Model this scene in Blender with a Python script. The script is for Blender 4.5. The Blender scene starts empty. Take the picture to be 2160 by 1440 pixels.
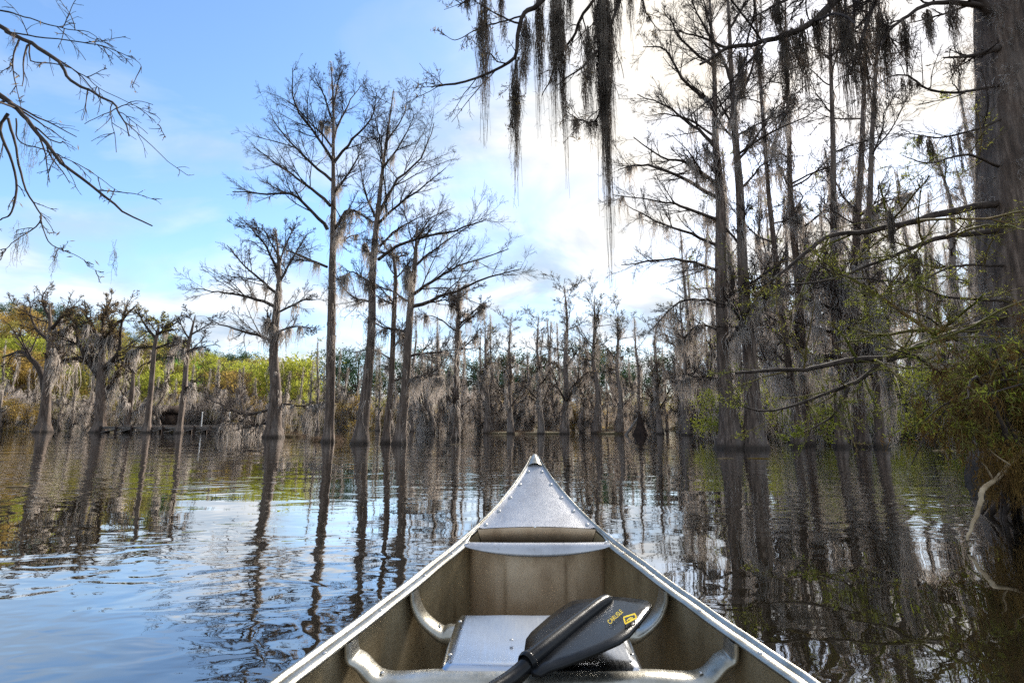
import bpy, math, random
import numpy as np
from mathutils import Vector, Matrix

S = bpy.context.scene
COL = S.collection
# ------------------------------------------------------------------ camera
FPX, CX, CY, HOR, CAMZ = 1100.0, 1080.0, 720.0, 890.0, 0.8
PITCH = math.atan((HOR - CY) / FPX)
cam = bpy.data.cameras.new('camera'); cam.lens = FPX / 2160 * 36; cam.sensor_width = 36
cam.clip_start = 0.02; cam.clip_end = 2000
camo = bpy.data.objects.new('camera', cam); COL.objects.link(camo)
camo.location = (0, 0, CAMZ); camo.rotation_euler = (math.pi / 2 + PITCH, 0, 0)
S.camera = camo
# ------------------------------------------------------------------ sky, sun, exposure
SUN_AZ, SUN_EL = math.radians(30), math.radians(33)
w = bpy.data.worlds.new('World'); S.world = w; w.use_nodes = True
nt = w.node_tree; N = nt.nodes; L = nt.links; N.clear()
def nd(t, **k):
    n = N.new(t)
    for a, b in k.items(): setattr(n, a, b)
    return n
def mth(op, a, b=None, c=None, clamp=False):
    n = nd('ShaderNodeMath', operation=op); n.use_clamp = clamp
    for i, v in enumerate((a, b, c)):
        if v is None: continue
        if isinstance(v, (int, float)): n.inputs[i].default_value = v
        else: L.new(v, n.inputs[i])
    return n.outputs[0]
def vmth(op, a, b=None):
    n = nd('ShaderNodeVectorMath', operation=op)
    for i, v in enumerate((a, b)):
        if v is None: continue
        if isinstance(v, tuple): n.inputs[i].default_value = v
        else: L.new(v, n.inputs[i])
    return n
sky = nd('ShaderNodeTexSky', sky_type='NISHITA', sun_disc=False, sun_elevation=SUN_EL, sun_rotation=SUN_AZ,
         air_density=1.0, dust_density=0.3, ozone_density=2.5)
tc = nd('ShaderNodeTexCoord'); D = tc.outputs['Generated']
sep = nd('ShaderNodeSeparateXYZ'); L.new(D, sep.inputs[0])
zz = mth('ADD', mth('MAXIMUM', sep.outputs[2], 0.0), 0.22)
pl = nd('ShaderNodeCombineXYZ')
L.new(mth('DIVIDE', sep.outputs[0], zz), pl.inputs[0]); L.new(mth('DIVIDE', sep.outputs[1], zz), pl.inputs[1])
def noise(vec, scale, detail, rough=0.55, dist=0.0, loc=(0, 0, 0), sc=(1, 1, 1)):
    m = nd('ShaderNodeMapping'); m.inputs[1].default_value = loc; m.inputs[3].default_value = sc; L.new(vec, m.inputs[0])
    n = nd('ShaderNodeTexNoise'); L.new(m.outputs[0], n.inputs['Vector'])
    n.inputs['Scale'].default_value = scale; n.inputs['Detail'].default_value = detail
    n.inputs['Roughness'].default_value = rough; n.inputs['Distortion'].default_value = dist
    return n.outputs[0]
n1 = noise(pl.outputs[0], 1.7, 7, 0.52, 0.5, (3.1, 1.7, 0), (1, 1.3, 1))
n2 = noise(pl.outputs[0], 3.0, 4, 0.5, 0.3, (7.1, 4.7, 0))
bd = Vector((-0.80, 0.75, 0.62)).normalized()
dot = vmth('DOT_PRODUCT', D, tuple(bd)).outputs['Value']
mask = nd('ShaderNodeMapRange', interpolation_type='SMOOTHSTEP'); L.new(dot, mask.inputs[0])
mask.inputs[1].default_value = 0.66; mask.inputs[2].default_value = 1.0
low = nd('ShaderNodeMapRange', interpolation_type='SMOOTHSTEP'); L.new(sep.outputs[2], low.inputs[0])
low.inputs[1].default_value = 0.10; low.inputs[2].default_value = 0.36
blue = mth('MULTIPLY', mask.outputs[0], low.outputs[0])
cl = mth('ADD', mth('MULTIPLY', mth('SUBTRACT', n1, 0.5), 3.2), mth('SUBTRACT', 0.82, mth('MULTIPLY', blue, 0.84)), None, True)
cl = mth('MULTIPLY', cl, mth('ADD', mth('MULTIPLY', n2, 0.7), 0.64), None, True)
hs = nd('ShaderNodeHueSaturation'); hs.inputs['Saturation'].default_value = 1.08; hs.inputs['Value'].default_value = 0.95
L.new(sky.outputs[0], hs.inputs['Color'])
sd = Vector((math.sin(SUN_AZ) * math.cos(SUN_EL), math.cos(SUN_AZ) * math.cos(SUN_EL), math.sin(SUN_EL)))
sdot = vmth('DOT_PRODUCT', D, tuple(sd)).outputs['Value']
sg = nd('ShaderNodeMapRange', interpolation_type='SMOOTHSTEP'); L.new(sdot, sg.inputs[0])
sg.inputs[1].default_value = 0.87; sg.inputs[2].default_value = 1.0
cc = nd('ShaderNodeMix', data_type='RGBA'); L.new(sg.outputs[0], cc.inputs[0])
cc.inputs[7].default_value = (4.0, 3.72, 3.3, 1)
csh = nd('ShaderNodeMix', data_type='RGBA'); csf = nd('ShaderNodeMapRange', interpolation_type='SMOOTHSTEP'); L.new(noise(pl.outputs[0], 2.2, 6, 0.55, 0.5, (1.1, 9.3, 0)), csf.inputs[0])
csf.inputs[1].default_value = 0.38; csf.inputs[2].default_value = 0.64; L.new(csf.outputs[0], csh.inputs[0])
csh.inputs[6].default_value = (2.0, 2.5, 3.1, 1); csh.inputs[7].default_value = (3.7, 3.78, 3.88, 1); L.new(csh.outputs[2], cc.inputs[6])
mx = nd('ShaderNodeMix', data_type='RGBA'); L.new(cl, mx.inputs[0]); L.new(hs.outputs[0], mx.inputs[6]); L.new(cc.outputs[2], mx.inputs[7])
bg = nd('ShaderNodeBackground'); bg.inputs[1].default_value = 0.11; L.new(mx.outputs[2], bg.inputs[0])
wo = nd('ShaderNodeOutputWorld'); L.new(bg.outputs[0], wo.inputs[0])
sun = bpy.data.lights.new('sun', 'SUN'); sun.energy = 4.5; sun.angle = math.radians(12); sun.color = (1, 0.93, 0.82)
suno = bpy.data.objects.new('sun', sun); COL.objects.link(suno)
suno.rotation_euler = Vector(sd).to_track_quat('Z', 'Y').to_euler(); suno.location = (20, 40, 30)
S.view_settings.view_transform = 'Standard'; S.view_settings.look = 'None'
S.view_settings.exposure = 1.45; S.view_settings.gamma = 1.0
S.cycles.use_denoising = False; S.cycles.sample_clamp_indirect = 2.5; S.cycles.sample_clamp_direct = 5.0
S.cycles.max_bounces = 7; S.cycles.diffuse_bounces = 5; S.cycles.glossy_bounces = 4; S.cycles.transmission_bounces = 3
S.cycles.transparent_max_bounces = 6; S.cycles.caustics_reflective = False; S.cycles.caustics_refractive = False

# ------------------------------------------------------------------ pixel helpers (photo pixels -> real points)
cp, sp = math.cos(PITCH), math.sin(PITCH)
def ray(px, py):
    u = (px - CX) / FPX; v = (py - CY) / FPX
    return np.array((u, cp + v * sp, sp - v * cp))
def at(px, py, Y):
    r = ray(px, py); return r * (Y / r[1]) + np.array((0, 0, CAMZ))
def ground(px, py, z=0.0):
    r = ray(px, py); t = (z - CAMZ) / r[2]; return r * t + np.array((0, 0, CAMZ))

# ------------------------------------------------------------------ materials
def mat(name, build):
    m = bpy.data.materials.new(name); m.use_nodes = True
    t = m.node_tree; b = t.nodes['Principled BSDF']; build(t, b); return m
def tex(t, kind, **kw):
    n = t.nodes.new(kind)
    for k, v in kw.items():
        if k in n.inputs: n.inputs[k].default_value = v
        else: setattr(n, k, v)
    return n
def coords(t, scale=(1, 1, 1), out='Object'):
    c = t.nodes.new('ShaderNodeTexCoord'); m = t.nodes.new('ShaderNodeMapping'); m.inputs[3].default_value = scale
    t.links.new(c.outputs[out], m.inputs[0]); return m.outputs[0]
def ramp(t, fac, stops):
    r = t.nodes.new('ShaderNodeValToRGB'); e = r.color_ramp.elements
    while len(e) < len(stops): e.new(0.5)
    for x, (p, c) in zip(e, stops): x.position = p; x.color = (*c, 1)
    t.links.new(fac, r.inputs[0]); return r.outputs[0]
def bump(t, b, h, strength, dist):
    n = t.nodes.new('ShaderNodeBump'); n.inputs['Strength'].default_value = strength; n.inputs['Distance'].default_value = dist
    t.links.new(h, n.inputs['Height']); t.links.new(n.outputs[0], b.inputs['Normal']); return n
def bark_mat(name, c0, c1, c2, sc=1.0):
    def f(t, b):
        v = coords(t, (7 * sc, 7 * sc, 0.8 * sc)); n = tex(t, 'ShaderNodeTexNoise', Scale=2.0, Detail=6.0, Roughness=0.65); t.links.new(v, n.inputs['Vector'])
        col = ramp(t, n.outputs[0], [(0.32, c0), (0.52, c1), (0.72, c2)])
        v2 = coords(t, (1.2, 1.2, 0.35)); n2 = tex(t, 'ShaderNodeTexNoise', Scale=1.6, Detail=5.0, Roughness=0.6); t.links.new(v2, n2.inputs['Vector'])
        lf = ramp(t, n2.outputs[0], [(0.50, (0, 0, 0)), (0.70, (0.5, 0.5, 0.5))])
        mxx = t.nodes.new('ShaderNodeMix'); mxx.data_type = 'RGBA'; t.links.new(lf, mxx.inputs[0]); t.links.new(col, mxx.inputs[6]); mxx.inputs[7].default_value = (*[0.5 * x + 0.10 for x in c2], 1)
        co = t.nodes.new('ShaderNodeTexCoord'); sx_ = t.nodes.new('ShaderNodeSeparateXYZ'); t.links.new(co.outputs['Object'], sx_.inputs[0])
        ad = t.nodes.new('ShaderNodeMath'); ad.operation = 'MULTIPLY_ADD'; t.links.new(n.outputs[0], ad.inputs[0]); ad.inputs[1].default_value = -0.30; t.links.new(sx_.outputs[2], ad.inputs[2])
        st_ = t.nodes.new('ShaderNodeMapRange'); t.links.new(ad.outputs[0], st_.inputs[0]); st_.inputs[1].default_value = -0.08; st_.inputs[2].default_value = 0.05; st_.inputs[3].default_value = 0.8; st_.inputs[4].default_value = 0.0
        wet = t.nodes.new('ShaderNodeMix'); wet.data_type = 'RGBA'; t.links.new(st_.outputs[0], wet.inputs[0]); t.links.new(mxx.outputs[2], wet.inputs[6]); wet.inputs[7].default_value = (0.022, 0.015, 0.010, 1)
        t.links.new(wet.outputs[2], b.inputs['Base Color']); b.inputs['Roughness'].default_value = 0.9
        bump(t, b, n.outputs[0], 1.0, 0.03)
    return mat(name, f)
def plain(name, c0, c1, scale=3.0, rough=0.85, trans=0.0):
    def f(t, b):
        v = coords(t); n = tex(t, 'ShaderNodeTexNoise', Scale=scale, Detail=4.0); t.links.new(v, n.inputs['Vector'])
        col = ramp(t, n.outputs[0], [(0.35, c0), (0.65, c1)])
        t.links.new(col, b.inputs['Base Color']); b.inputs['Roughness'].default_value = rough
        b.inputs['Specular IOR Level'].default_value = 0.2
        if trans > 0:
            tr = t.nodes.new('ShaderNodeBsdfTranslucent'); t.links.new(col, tr.inputs[0])
            mx = t.nodes.new('ShaderNodeMixShader'); mx.inputs[0].default_value = trans
            t.links.new(b.outputs[0], mx.inputs[1]); t.links.new(tr.outputs[0], mx.inputs[2])
            t.links.new(mx.outputs[0], t.nodes['Material Output'].inputs[0])
    return mat(name, f)
M = {}
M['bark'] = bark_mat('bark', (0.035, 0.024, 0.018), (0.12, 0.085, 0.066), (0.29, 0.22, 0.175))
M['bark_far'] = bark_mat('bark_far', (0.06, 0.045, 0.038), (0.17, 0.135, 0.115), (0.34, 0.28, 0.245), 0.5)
M['limb'] = plain('limb_bark', (0.03, 0.022, 0.018), (0.085, 0.064, 0.052), 9.0)
M['twig'] = plain('twig_bark', (0.035, 0.026, 0.022), (0.07, 0.052, 0.044), 3.0)
M['twig_green'] = plain('green_twig', (0.16, 0.17, 0.035), (0.26, 0.18, 0.08), 1.2, 0.8, 0.3)
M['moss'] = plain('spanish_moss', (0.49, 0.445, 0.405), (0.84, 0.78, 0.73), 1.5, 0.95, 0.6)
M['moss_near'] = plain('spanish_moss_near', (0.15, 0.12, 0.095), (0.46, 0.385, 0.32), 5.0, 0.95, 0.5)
M['leaf_lime'] = plain('lime_leaf', (0.21, 0.25, 0.03), (0.42, 0.42, 0.07), 0.8, 0.7, 0.5)
M['leaf_bright'] = plain('bright_leaf', (0.11, 0.30, 0.03), (0.20, 0.42, 0.05), 0.8, 0.7, 0.4)
M['leaf_olive'] = plain('olive_leaf', (0.17, 0.17, 0.04), (0.34, 0.28, 0.07), 0.6, 0.8, 0.5)
M['leaf_ochre'] = plain('ochre_leaf', (0.27, 0.18, 0.05), (0.44, 0.31, 0.09), 0.6, 0.8, 0.5)
M['leaf_rust'] = plain('rust_leaf', (0.17, 0.115, 0.05), (0.30, 0.215, 0.10), 0.6, 0.8, 0.4)
M['leaf_dark'] = plain('dark_leaf', (0.025, 0.06, 0.03), (0.06, 0.12, 0.045), 0.6, 0.8, 0.25)
M['leaf_grey'] = plain('grey_leaf', (0.26, 0.22, 0.20), (0.48, 0.42, 0.38), 0.7, 0.9, 0.45)
M['dead_leaf'] = plain('dead_leaf', (0.11, 0.055, 0.02), (0.33, 0.20, 0.05), 4.0, 0.85, 0.3)
M['straw'] = plain('straw', (0.09, 0.055, 0.035), (0.24, 0.165, 0.11), 6.0, 0.9, 0.2)
M['pale_wood'] = plain('pale_wood', (0.22, 0.15, 0.08), (0.42, 0.32, 0.20), 8.0, 0.8)
M['grey_wood'] = plain('grey_wood', (0.13, 0.11, 0.10), (0.26, 0.23, 0.21), 4.0, 0.9)
M['brown_wood'] = plain('brown_wood', (0.02, 0.014, 0.012), (0.05, 0.033, 0.026), 4.0, 0.9)
M['white'] = plain('white_paint', (0.7, 0.72, 0.72), (0.8, 0.8, 0.8), 4.0, 0.6)
M['soil'] = plain('soil', (0.035, 0.03, 0.02), (0.10, 0.085, 0.045), 0.4, 1.0)
M['yellow'] = plain('yellow_decal', (0.85, 0.55, 0.01), (0.9, 0.68, 0.02), 60.0, 0.5)
def metal(name, c0, c1, c2, rough, metallic, scale=4.0, stretch=(1, 1, 1), bs=0.15, wear=0.55):
    def f(t, b):
        v = coords(t, stretch); n = tex(t, 'ShaderNodeTexNoise', Scale=scale, Detail=7.0, Roughness=0.65); t.links.new(v, n.inputs['Vector'])
        v2 = coords(t, (60, 4, 60)); n2 = tex(t, 'ShaderNodeTexNoise', Scale=3.0, Detail=5.0, Roughness=0.7); t.links.new(v2, n2.inputs['Vector'])
        col = ramp(t, n.outputs[0], [(0.33, c0), (0.5, c1), (0.68, c2)])
        v3 = coords(t, (9, 90, 9)); n3 = tex(t, 'ShaderNodeTexNoise', Scale=2.0, Detail=6.0, Roughness=0.75); t.links.new(v3, n3.inputs['Vector'])
        v4 = coords(t, (1, 1, 1)); n4 = tex(t, 'ShaderNodeTexNoise', Scale=70.0, Detail=3.0); t.links.new(v4, n4.inputs['Vector'])
        k3 = ramp(t, n3.outputs[0], [(0.60, (1, 1, 1)), (0.72, (0.72, 0.70, 0.66))]); k4 = ramp(t, n4.outputs[0], [(0.73, (1, 1, 1)), (0.80, (0.5, 0.45, 0.38))])
        for kk_ in (k3, k4):
            mm = t.nodes.new('ShaderNodeMix'); mm.data_type = 'RGBA'; mm.blend_type = 'MULTIPLY'; mm.inputs[0].default_value = wear
            t.links.new(col, mm.inputs[6]); t.links.new(kk_, mm.inputs[7]); col = mm.outputs[2]
        t.links.new(col, b.inputs['Base Color']); b.inputs['Metallic'].default_value = metallic
        mr = t.nodes.new('ShaderNodeMapRange'); t.links.new(n2.outputs[0], mr.inputs[0])
        mr.inputs[1].default_value = 0.3; mr.inputs[2].default_value = 0.7; mr.inputs[3].default_value = rough - 0.1; mr.inputs[4].default_value = rough + 0.14 * max(wear, 0.3)
        t.links.new(mr.outputs[0], b.inputs['Roughness'])
        bump(t, b, n.outputs[0], bs, 0.006)
    return mat(name, f)
M['alu_deck'] = metal('deck_aluminium', (0.36, 0.36, 0.38), (0.48, 0.485, 0.51), (0.55, 0.55, 0.57), 0.42, 0.7, 9.0, (1, 0.5, 1), 0.12)
M['alu_rail'] = metal('rail_aluminium', (0.30, 0.275, 0.22), (0.45, 0.43, 0.375), (0.56, 0.55, 0.51), 0.36, 0.85, 12.0)
M['alu_seat'] = metal('seat_aluminium', (0.40, 0.42, 0.45), (0.50, 0.52, 0.56), (0.56, 0.58, 0.62), 0.22, 1.0, 2.0, (1, 1.6, 1), 0.03, 0.25)
M['alu_hull'] = metal('hull_aluminium', (0.23, 0.17, 0.095), (0.43, 0.34, 0.205), (0.58, 0.48, 0.325), 0.5, 0.65, 6.0, (1, 1, 0.35), 0.2)
M['alu_panel'] = metal('panel_aluminium', (0.30, 0.205, 0.125), (0.45, 0.33, 0.215), (0.54, 0.42, 0.295), 0.48, 0.6, 8.0, (1, 1, 0.6), 0.2)
M['alu_floor'] = metal('floor_aluminium', (0.07, 0.055, 0.04), (0.22, 0.19, 0.15), (0.42, 0.38, 0.33), 0.55, 0.4, 16.0, (1, 1, 1), 0.5)
M['rivet'] = metal('rivet_aluminium', (0.35, 0.34, 0.32), (0.5, 0.5, 0.5), (0.6, 0.6, 0.6), 0.4, 0.9, 20.0)
def _pad(t, b):
    v = coords(t, (1, 1, 1)); n = tex(t, 'ShaderNodeTexNoise', Scale=14.0, Detail=8.0, Roughness=0.7); t.links.new(v, n.inputs['Vector'])
    col = ramp(t, n.outputs[0], [(0.4, (0.008, 0.008, 0.009)), (0.66, (0.016, 0.017, 0.019)), (0.78, (0.06, 0.06, 0.06))])
    t.links.new(col, b.inputs['Base Color']); rr = ramp(t, n.outputs[0], [(0.35, (0.16,) * 3), (0.7, (0.34,) * 3)]); t.links.new(rr, b.inputs['Roughness'])
    bump(t, b, n.outputs[0], 0.10, 0.004); b.inputs['Specular IOR Level'].default_value = 0.2
M['paddle'] = mat('black_plastic', _pad)
def _water(t, b):
    b.inputs['Base Color'].default_value = (0.014, 0.011, 0.006, 1); b.inputs['Roughness'].default_value = 0.015
    b.inputs['IOR'].default_value = 1.4; b.inputs['Specular IOR Level'].default_value = 0.5
    c = coords(t, (1, 1, 1))
    def nz(sc, det, loc, st=(1, 1, 1), dist=0.0):
        m = t.nodes.new('ShaderNodeMapping'); m.inputs[1].default_value = loc; m.inputs[3].default_value = st; t.links.new(c, m.inputs[0])
        n = tex(t, 'ShaderNodeTexNoise', Scale=sc, Detail=det, Roughness=0.5, Distortion=dist); t.links.new(m.outputs[0], n.inputs['Vector']); return n.outputs[0]
    def ma(op, a, b_):
        n = t.nodes.new('ShaderNodeMath'); n.operation = op
        for i, v in enumerate((a, b_)):
            if isinstance(v, (int, float)): n.inputs[i].default_value = v
            else: t.links.new(v, n.inputs[i])
        return n.outputs[0]
    calm = t.nodes.new('ShaderNodeMapRange'); calm.interpolation_type = 'SMOOTHSTEP'
    t.links.new(nz(0.22, 1.0, (1.3, 5.2, 0)), calm.inputs[0]); calm.inputs[1].default_value = 0.40; calm.inputs[2].default_value = 0.60
    calm.inputs[3].default_value = 0.10; calm.inputs[4].default_value = 1.0
    big = ma('MULTIPLY', nz(0.9, 1.0, (0, 0, 0), (0.8, 1.2, 1), 0.5), 0.011)
    mid = ma('MULTIPLY', nz(3.2, 1.5, (4, 2, 0), (0.75, 1.25, 1), 0.8), 0.0078)
    fine = ma('MULTIPLY', nz(9.0, 1.0, (9, 1, 0), (0.7, 1.3, 1), 0.4), 0.0013)
    h = ma('ADD', big, ma('MULTIPLY', ma('ADD', mid, fine), calm.outputs[0]))
    bn = bump(t, b, h, 1.0, 1.0)
    gl = t.nodes.new('ShaderNodeBsdfGlossy'); gl.inputs['Roughness'].default_value = 0.015; gl.inputs['Color'].default_value = (0.97, 0.97, 0.97, 1); t.links.new(bn.outputs[0], gl.inputs['Normal'])
    lw = t.nodes.new('ShaderNodeLayerWeight'); lw.inputs[0].default_value = 0.5; t.links.new(bn.outputs[0], lw.inputs['Normal'])
    ms = t.nodes.new('ShaderNodeMixShader'); t.links.new(ma('POWER', lw.outputs['Facing'], 3.1), ms.inputs[0]); t.links.new(b.outputs[0], ms.inputs[1]); t.links.new(gl.outputs[0], ms.inputs[2])
    t.links.new(ms.outputs[0], t.nodes['Material Output'].inputs[0])
M['water'] = mat('lake_water', _water)

# ------------------------------------------------------------------ mesh helpers
def mesh(name, V, F, m, smooth=True):
    """V (n,3); F list of index arrays (k,3) or (k,4)"""
    me = bpy.data.meshes.new(name)
    V = np.ascontiguousarray(V, dtype=np.float32)
    if not isinstance(F, (list, tuple)): F = [F]
    F = [np.asarray(f, dtype=np.int32) for f in F if len(f)]
    me.vertices.add(len(V)); me.vertices.foreach_set('co', V.ravel())
    tot = np.concatenate([np.full(len(f), f.shape[1], dtype=np.int32) for f in F])
    idx = np.concatenate([f.ravel() for f in F])
    me.loops.add(len(idx)); me.loops.foreach_set('vertex_index', idx)
    me.polygons.add(len(tot)); st = np.zeros(len(tot), dtype=np.int32); st[1:] = np.cumsum(tot)[:-1]
    me.polygons.foreach_set('loop_start', st); me.polygons.foreach_set('loop_total', tot)
    if smooth: me.polygons.foreach_set('use_smooth', np.ones(len(tot), dtype=bool))
    me.update(calc_edges=True); me.validate()
    me.materials.append(m); return me
def obj(name, me, parent=None, **props):
    o = bpy.data.objects.new(name, me); COL.objects.link(o)
    if parent is not None: o.parent = parent
    for k, v in props.items(): o[k] = v
    return o
def thing(name, label, cat, loc, group=None):
    o = bpy.data.objects.new(name, None); COL.objects.link(o); o.location = tuple(float(x) for x in loc)
    o.empty_display_size = 0.2; o['label'] = label; o['category'] = cat
    if group: o['group'] = group
    return o
def copy_tree(o, parent=None):
    c = o.copy(); COL.objects.link(c); c.parent = parent
    for ch in o.children: copy_tree(ch, c)
    return c
def nrm(a): return a / np.maximum(np.linalg.norm(a, axis=-1, keepdims=True), 1e-9)
def tubes(P, R, sides):
    """P (N,K,3), R (N,K) -> verts, quads"""
    P = np.asarray(P, float); Nn, K, _ = P.shape
    T = np.gradient(P, axis=1); T = nrm(T)
    mean = nrm(T.mean(axis=1)); ref = np.zeros((Nn, 3)); ax = np.argmin(np.abs(mean), axis=1); ref[np.arange(Nn), ax] = 1
    U = nrm(np.cross(T, ref[:, None, :])); W = np.cross(T, U)
    a = np.arange(sides) * 2 * np.pi / sides
    V = P[:, :, None, :] + R[:, :, None, None] * (np.cos(a)[None, None, :, None] * U[:, :, None, :] + np.sin(a)[None, None, :, None] * W[:, :, None, :])
    base = (np.arange(Nn) * K * sides)[:, None, None] + (np.arange(K - 1) * sides)[None, :, None]
    j = np.arange(sides)[None, None, :]; j2 = (j + 1) % sides
    q = np.stack([base + j, base + j2, base + j2 + sides, base + j + sides], axis=-1).reshape(-1, 4)
    return V.reshape(-1, 3), q
def join(parts):
    Vs, Fs, o = [], [], 0
    for V, F in parts:
        if len(V) == 0: continue
        Vs.append(V); Fs.append(np.asarray(F) + o); o += len(V)
    q = [f for f in Fs if f.shape[1] == 4]; t = [f for f in Fs if f.shape[1] == 3]
    out = []
    if q: out.append(np.concatenate(q))
    if t: out.append(np.concatenate(t))
    return np.concatenate(Vs), out
def spline(pts, K):
    p = np.asarray(pts, float); n = len(p)
    if n == 2:
        t = np.linspace(0, 1, K)[:, None]; return p[0] * (1 - t) + p[1] * t
    e = np.vstack([2 * p[0] - p[1], p, 2 * p[-1] - p[-2]])
    u = np.linspace(0, n - 1 - 1e-6, K); i = u.astype(int); f = (u - i)[:, None]
    a, b, c, d = e[i], e[i + 1], e[i + 2], e[i + 3]
    return 0.5 * (2 * b + (c - a) * f + (2 * a - 5 * b + 4 * c - d) * f ** 2 + (3 * b - a - 3 * c + d) * f ** 3)
def wander(P, amp, rng):
    """fractal wobble of polylines, endpoints' start kept"""
    Nn, K, _ = P.shape
    n = np.cumsum(rng.normal(0, 1, P.shape), axis=1); n -= n[:, :1]
    return P + n * (np.asarray(amp).reshape(-1, 1, 1) / math.sqrt(K))
def grow(P, R, n, rng, length, ang, up, K, t0=0.15, t1=1.0, rf=0.6, wob=0.18, flat=0.0, rmin=0.004, lenmode='rel', taper=0.35):
    """children polylines of parents P,R"""
    Nn, K0, _ = P.shape
    par = np.repeat(np.arange(Nn), n); C = len(par)
    t = rng.uniform(t0, t1, C); u = t * (K0 - 1); i = np.minimum(u.astype(int), K0 - 2); f = (u - i)[:, None]
    s = P[par, i] * (1 - f) + P[par, i + 1] * f
    T = nrm(P[par, i + 1] - P[par, i])
    rad = R[par, i] * (1 - f[:, 0]) + R[par, i + 1] * f[:, 0]
    rv = rng.normal(0, 1, (C, 3)); rv[:, 2] *= (1 - flat); pv = nrm(rv - (rv * T).sum(1, keepdims=True) * T)
    a = np.radians(rng.uniform(ang[0], ang[1], C))[:, None]
    d = np.cos(a) * T + np.sin(a) * pv
    if lenmode == 'rel':
        pl_ = np.linalg.norm(np.diff(P, axis=1), axis=2).sum(1)[par]
        Ln = pl_ * rng.uniform(length[0], length[1], C) * (1.1 - 0.6 * t)
    else: Ln = rng.uniform(length[0], length[1], C) * (1.1 - 0.4 * t)
    out = np.zeros((C, K, 3)); out[:, 0] = s
    for k in range(1, K):
        d = d + rng.normal(0, wob, (C, 3)); d[:, 2] += up; d = nrm(d)
        out[:, k] = out[:, k - 1] + d * (Ln / (K - 1))[:, None]
    r0 = np.maximum(rad * rf, rmin)
    Rr = r0[:, None] * np.linspace(1, taper, K)[None, :]
    return out, np.maximum(Rr, rmin * 0.6)
def leaves(C, size, rng, asp=0.45, droop=0.0):
    """diamond leaves around points C"""
    n = len(C); a = nrm(rng.normal(0, 1, (n, 3)) + np.array((0, 0, -droop))); b = nrm(np.cross(a, rng.normal(0, 1, (n, 3))))
    s = (size * rng.uniform(0.6, 1.3, n))[:, None]
    V = np.stack([C - a * s * .5, C + b * s * asp * .5, C + a * s * .5, C - b * s * asp * .5], axis=1).reshape(-1, 3)
    return V, np.arange(n * 4).reshape(-1, 4)
def sample(P, n, rng, t0=0.0, t1=1.0):
    Nn, K, _ = P.shape; par = rng.integers(0, Nn, n); u = rng.uniform(t0, t1, n) * (K - 1); i = np.minimum(u.astype(int), K - 2); f = (u - i)[:, None]
    return P[par, i] * (1 - f) + P[par, i + 1] * f
def tassels(S0, Ln, width, ns, K, r, rng, curl=0.25, tail=0.5):
    """hanging moss: ns strands under every point S0 with total length Ln"""
    n = len(S0); Ln = np.repeat(Ln, ns); C = n * ns
    off = rng.normal(0, 1, (C, 3)) * np.array((1, 1, 0.25)) * np.repeat(width, ns)[:, None] * 0.5
    P = np.zeros((C, K, 3)); P[:, 0] = np.repeat(S0, ns, axis=0) + off * 0.6
    ln = Ln * (rng.uniform(0.0, 1, C) ** 0.8 * (1 - tail * 0.5) + 0.25)
    d = np.zeros((C, 3)); d[:, 2] = -1
    for k in range(1, K):
        dd = d + rng.normal(0, curl, (C, 3)) * np.array((1, 1, 0.3))
        P[:, k] = P[:, k - 1] + nrm(dd) * (ln / (K - 1))[:, None]
        P[:, k, :2] += off[:, :2] * (0.5 if k == 1 else -0.18)
    Rr = r * rng.uniform(0.6, 1.3, C)[:, None] * np.linspace(1, 0.3, K)[None, :]
    return P, Rr
def trunk_mesh(path, rad, rng, sides=22, rings=46, flute=0.22, nfl=7, base_h=1.6, mess=0.05):
    """fluted swelling cypress trunk; path local pts (z up), rad at each pt"""
    P = spline(path, rings); R = np.interp(np.linspace(0, 1, rings), np.linspace(0, 1, len(rad)), rad)
    a = np.arange(sides) * 2 * np.pi / sides; h = P[:, 2] - 0.0
    ph = rng.uniform(0, 6.28, 4)
    fl = flute * np.exp(-np.maximum(h, 0) / base_h)[:, None]
    prof = 1 + fl * (np.cos(nfl * a + ph[0])[None] * 0.6 + np.cos((nfl - 2) * a + ph[1] + 0.4 * h[:, None]) * 0.5) + mess * np.cos(3 * a[None] + ph[2] + h[:, None] * 0.7) + mess * 0.7 * np.cos(5 * a[None] + ph[3] - h[:, None] * 0.5)
    prof += rng.normal(0, 0.02, prof.shape)
    T = nrm(np.gradient(P, axis=0)); U = nrm(np.cross(T, np.array((0, 1.0, 0)))); W = np.cross(T, U)
    V = P[:, None] + (R[:, None] * prof)[..., None] * (np.cos(a)[None, :, None] * U[:, None] + np.sin(a)[None, :, None] * W[:, None])
    b = (np.arange(rings - 1) * sides)[:, None]; j = np.arange(sides)[None]; j2 = (j + 1) % sides
    q = np.stack([b + j, b + j2, b + j2 + sides, b + j + sides], axis=-1).reshape(-1, 4)
    return V.reshape(-1, 3), q, P, R

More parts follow.
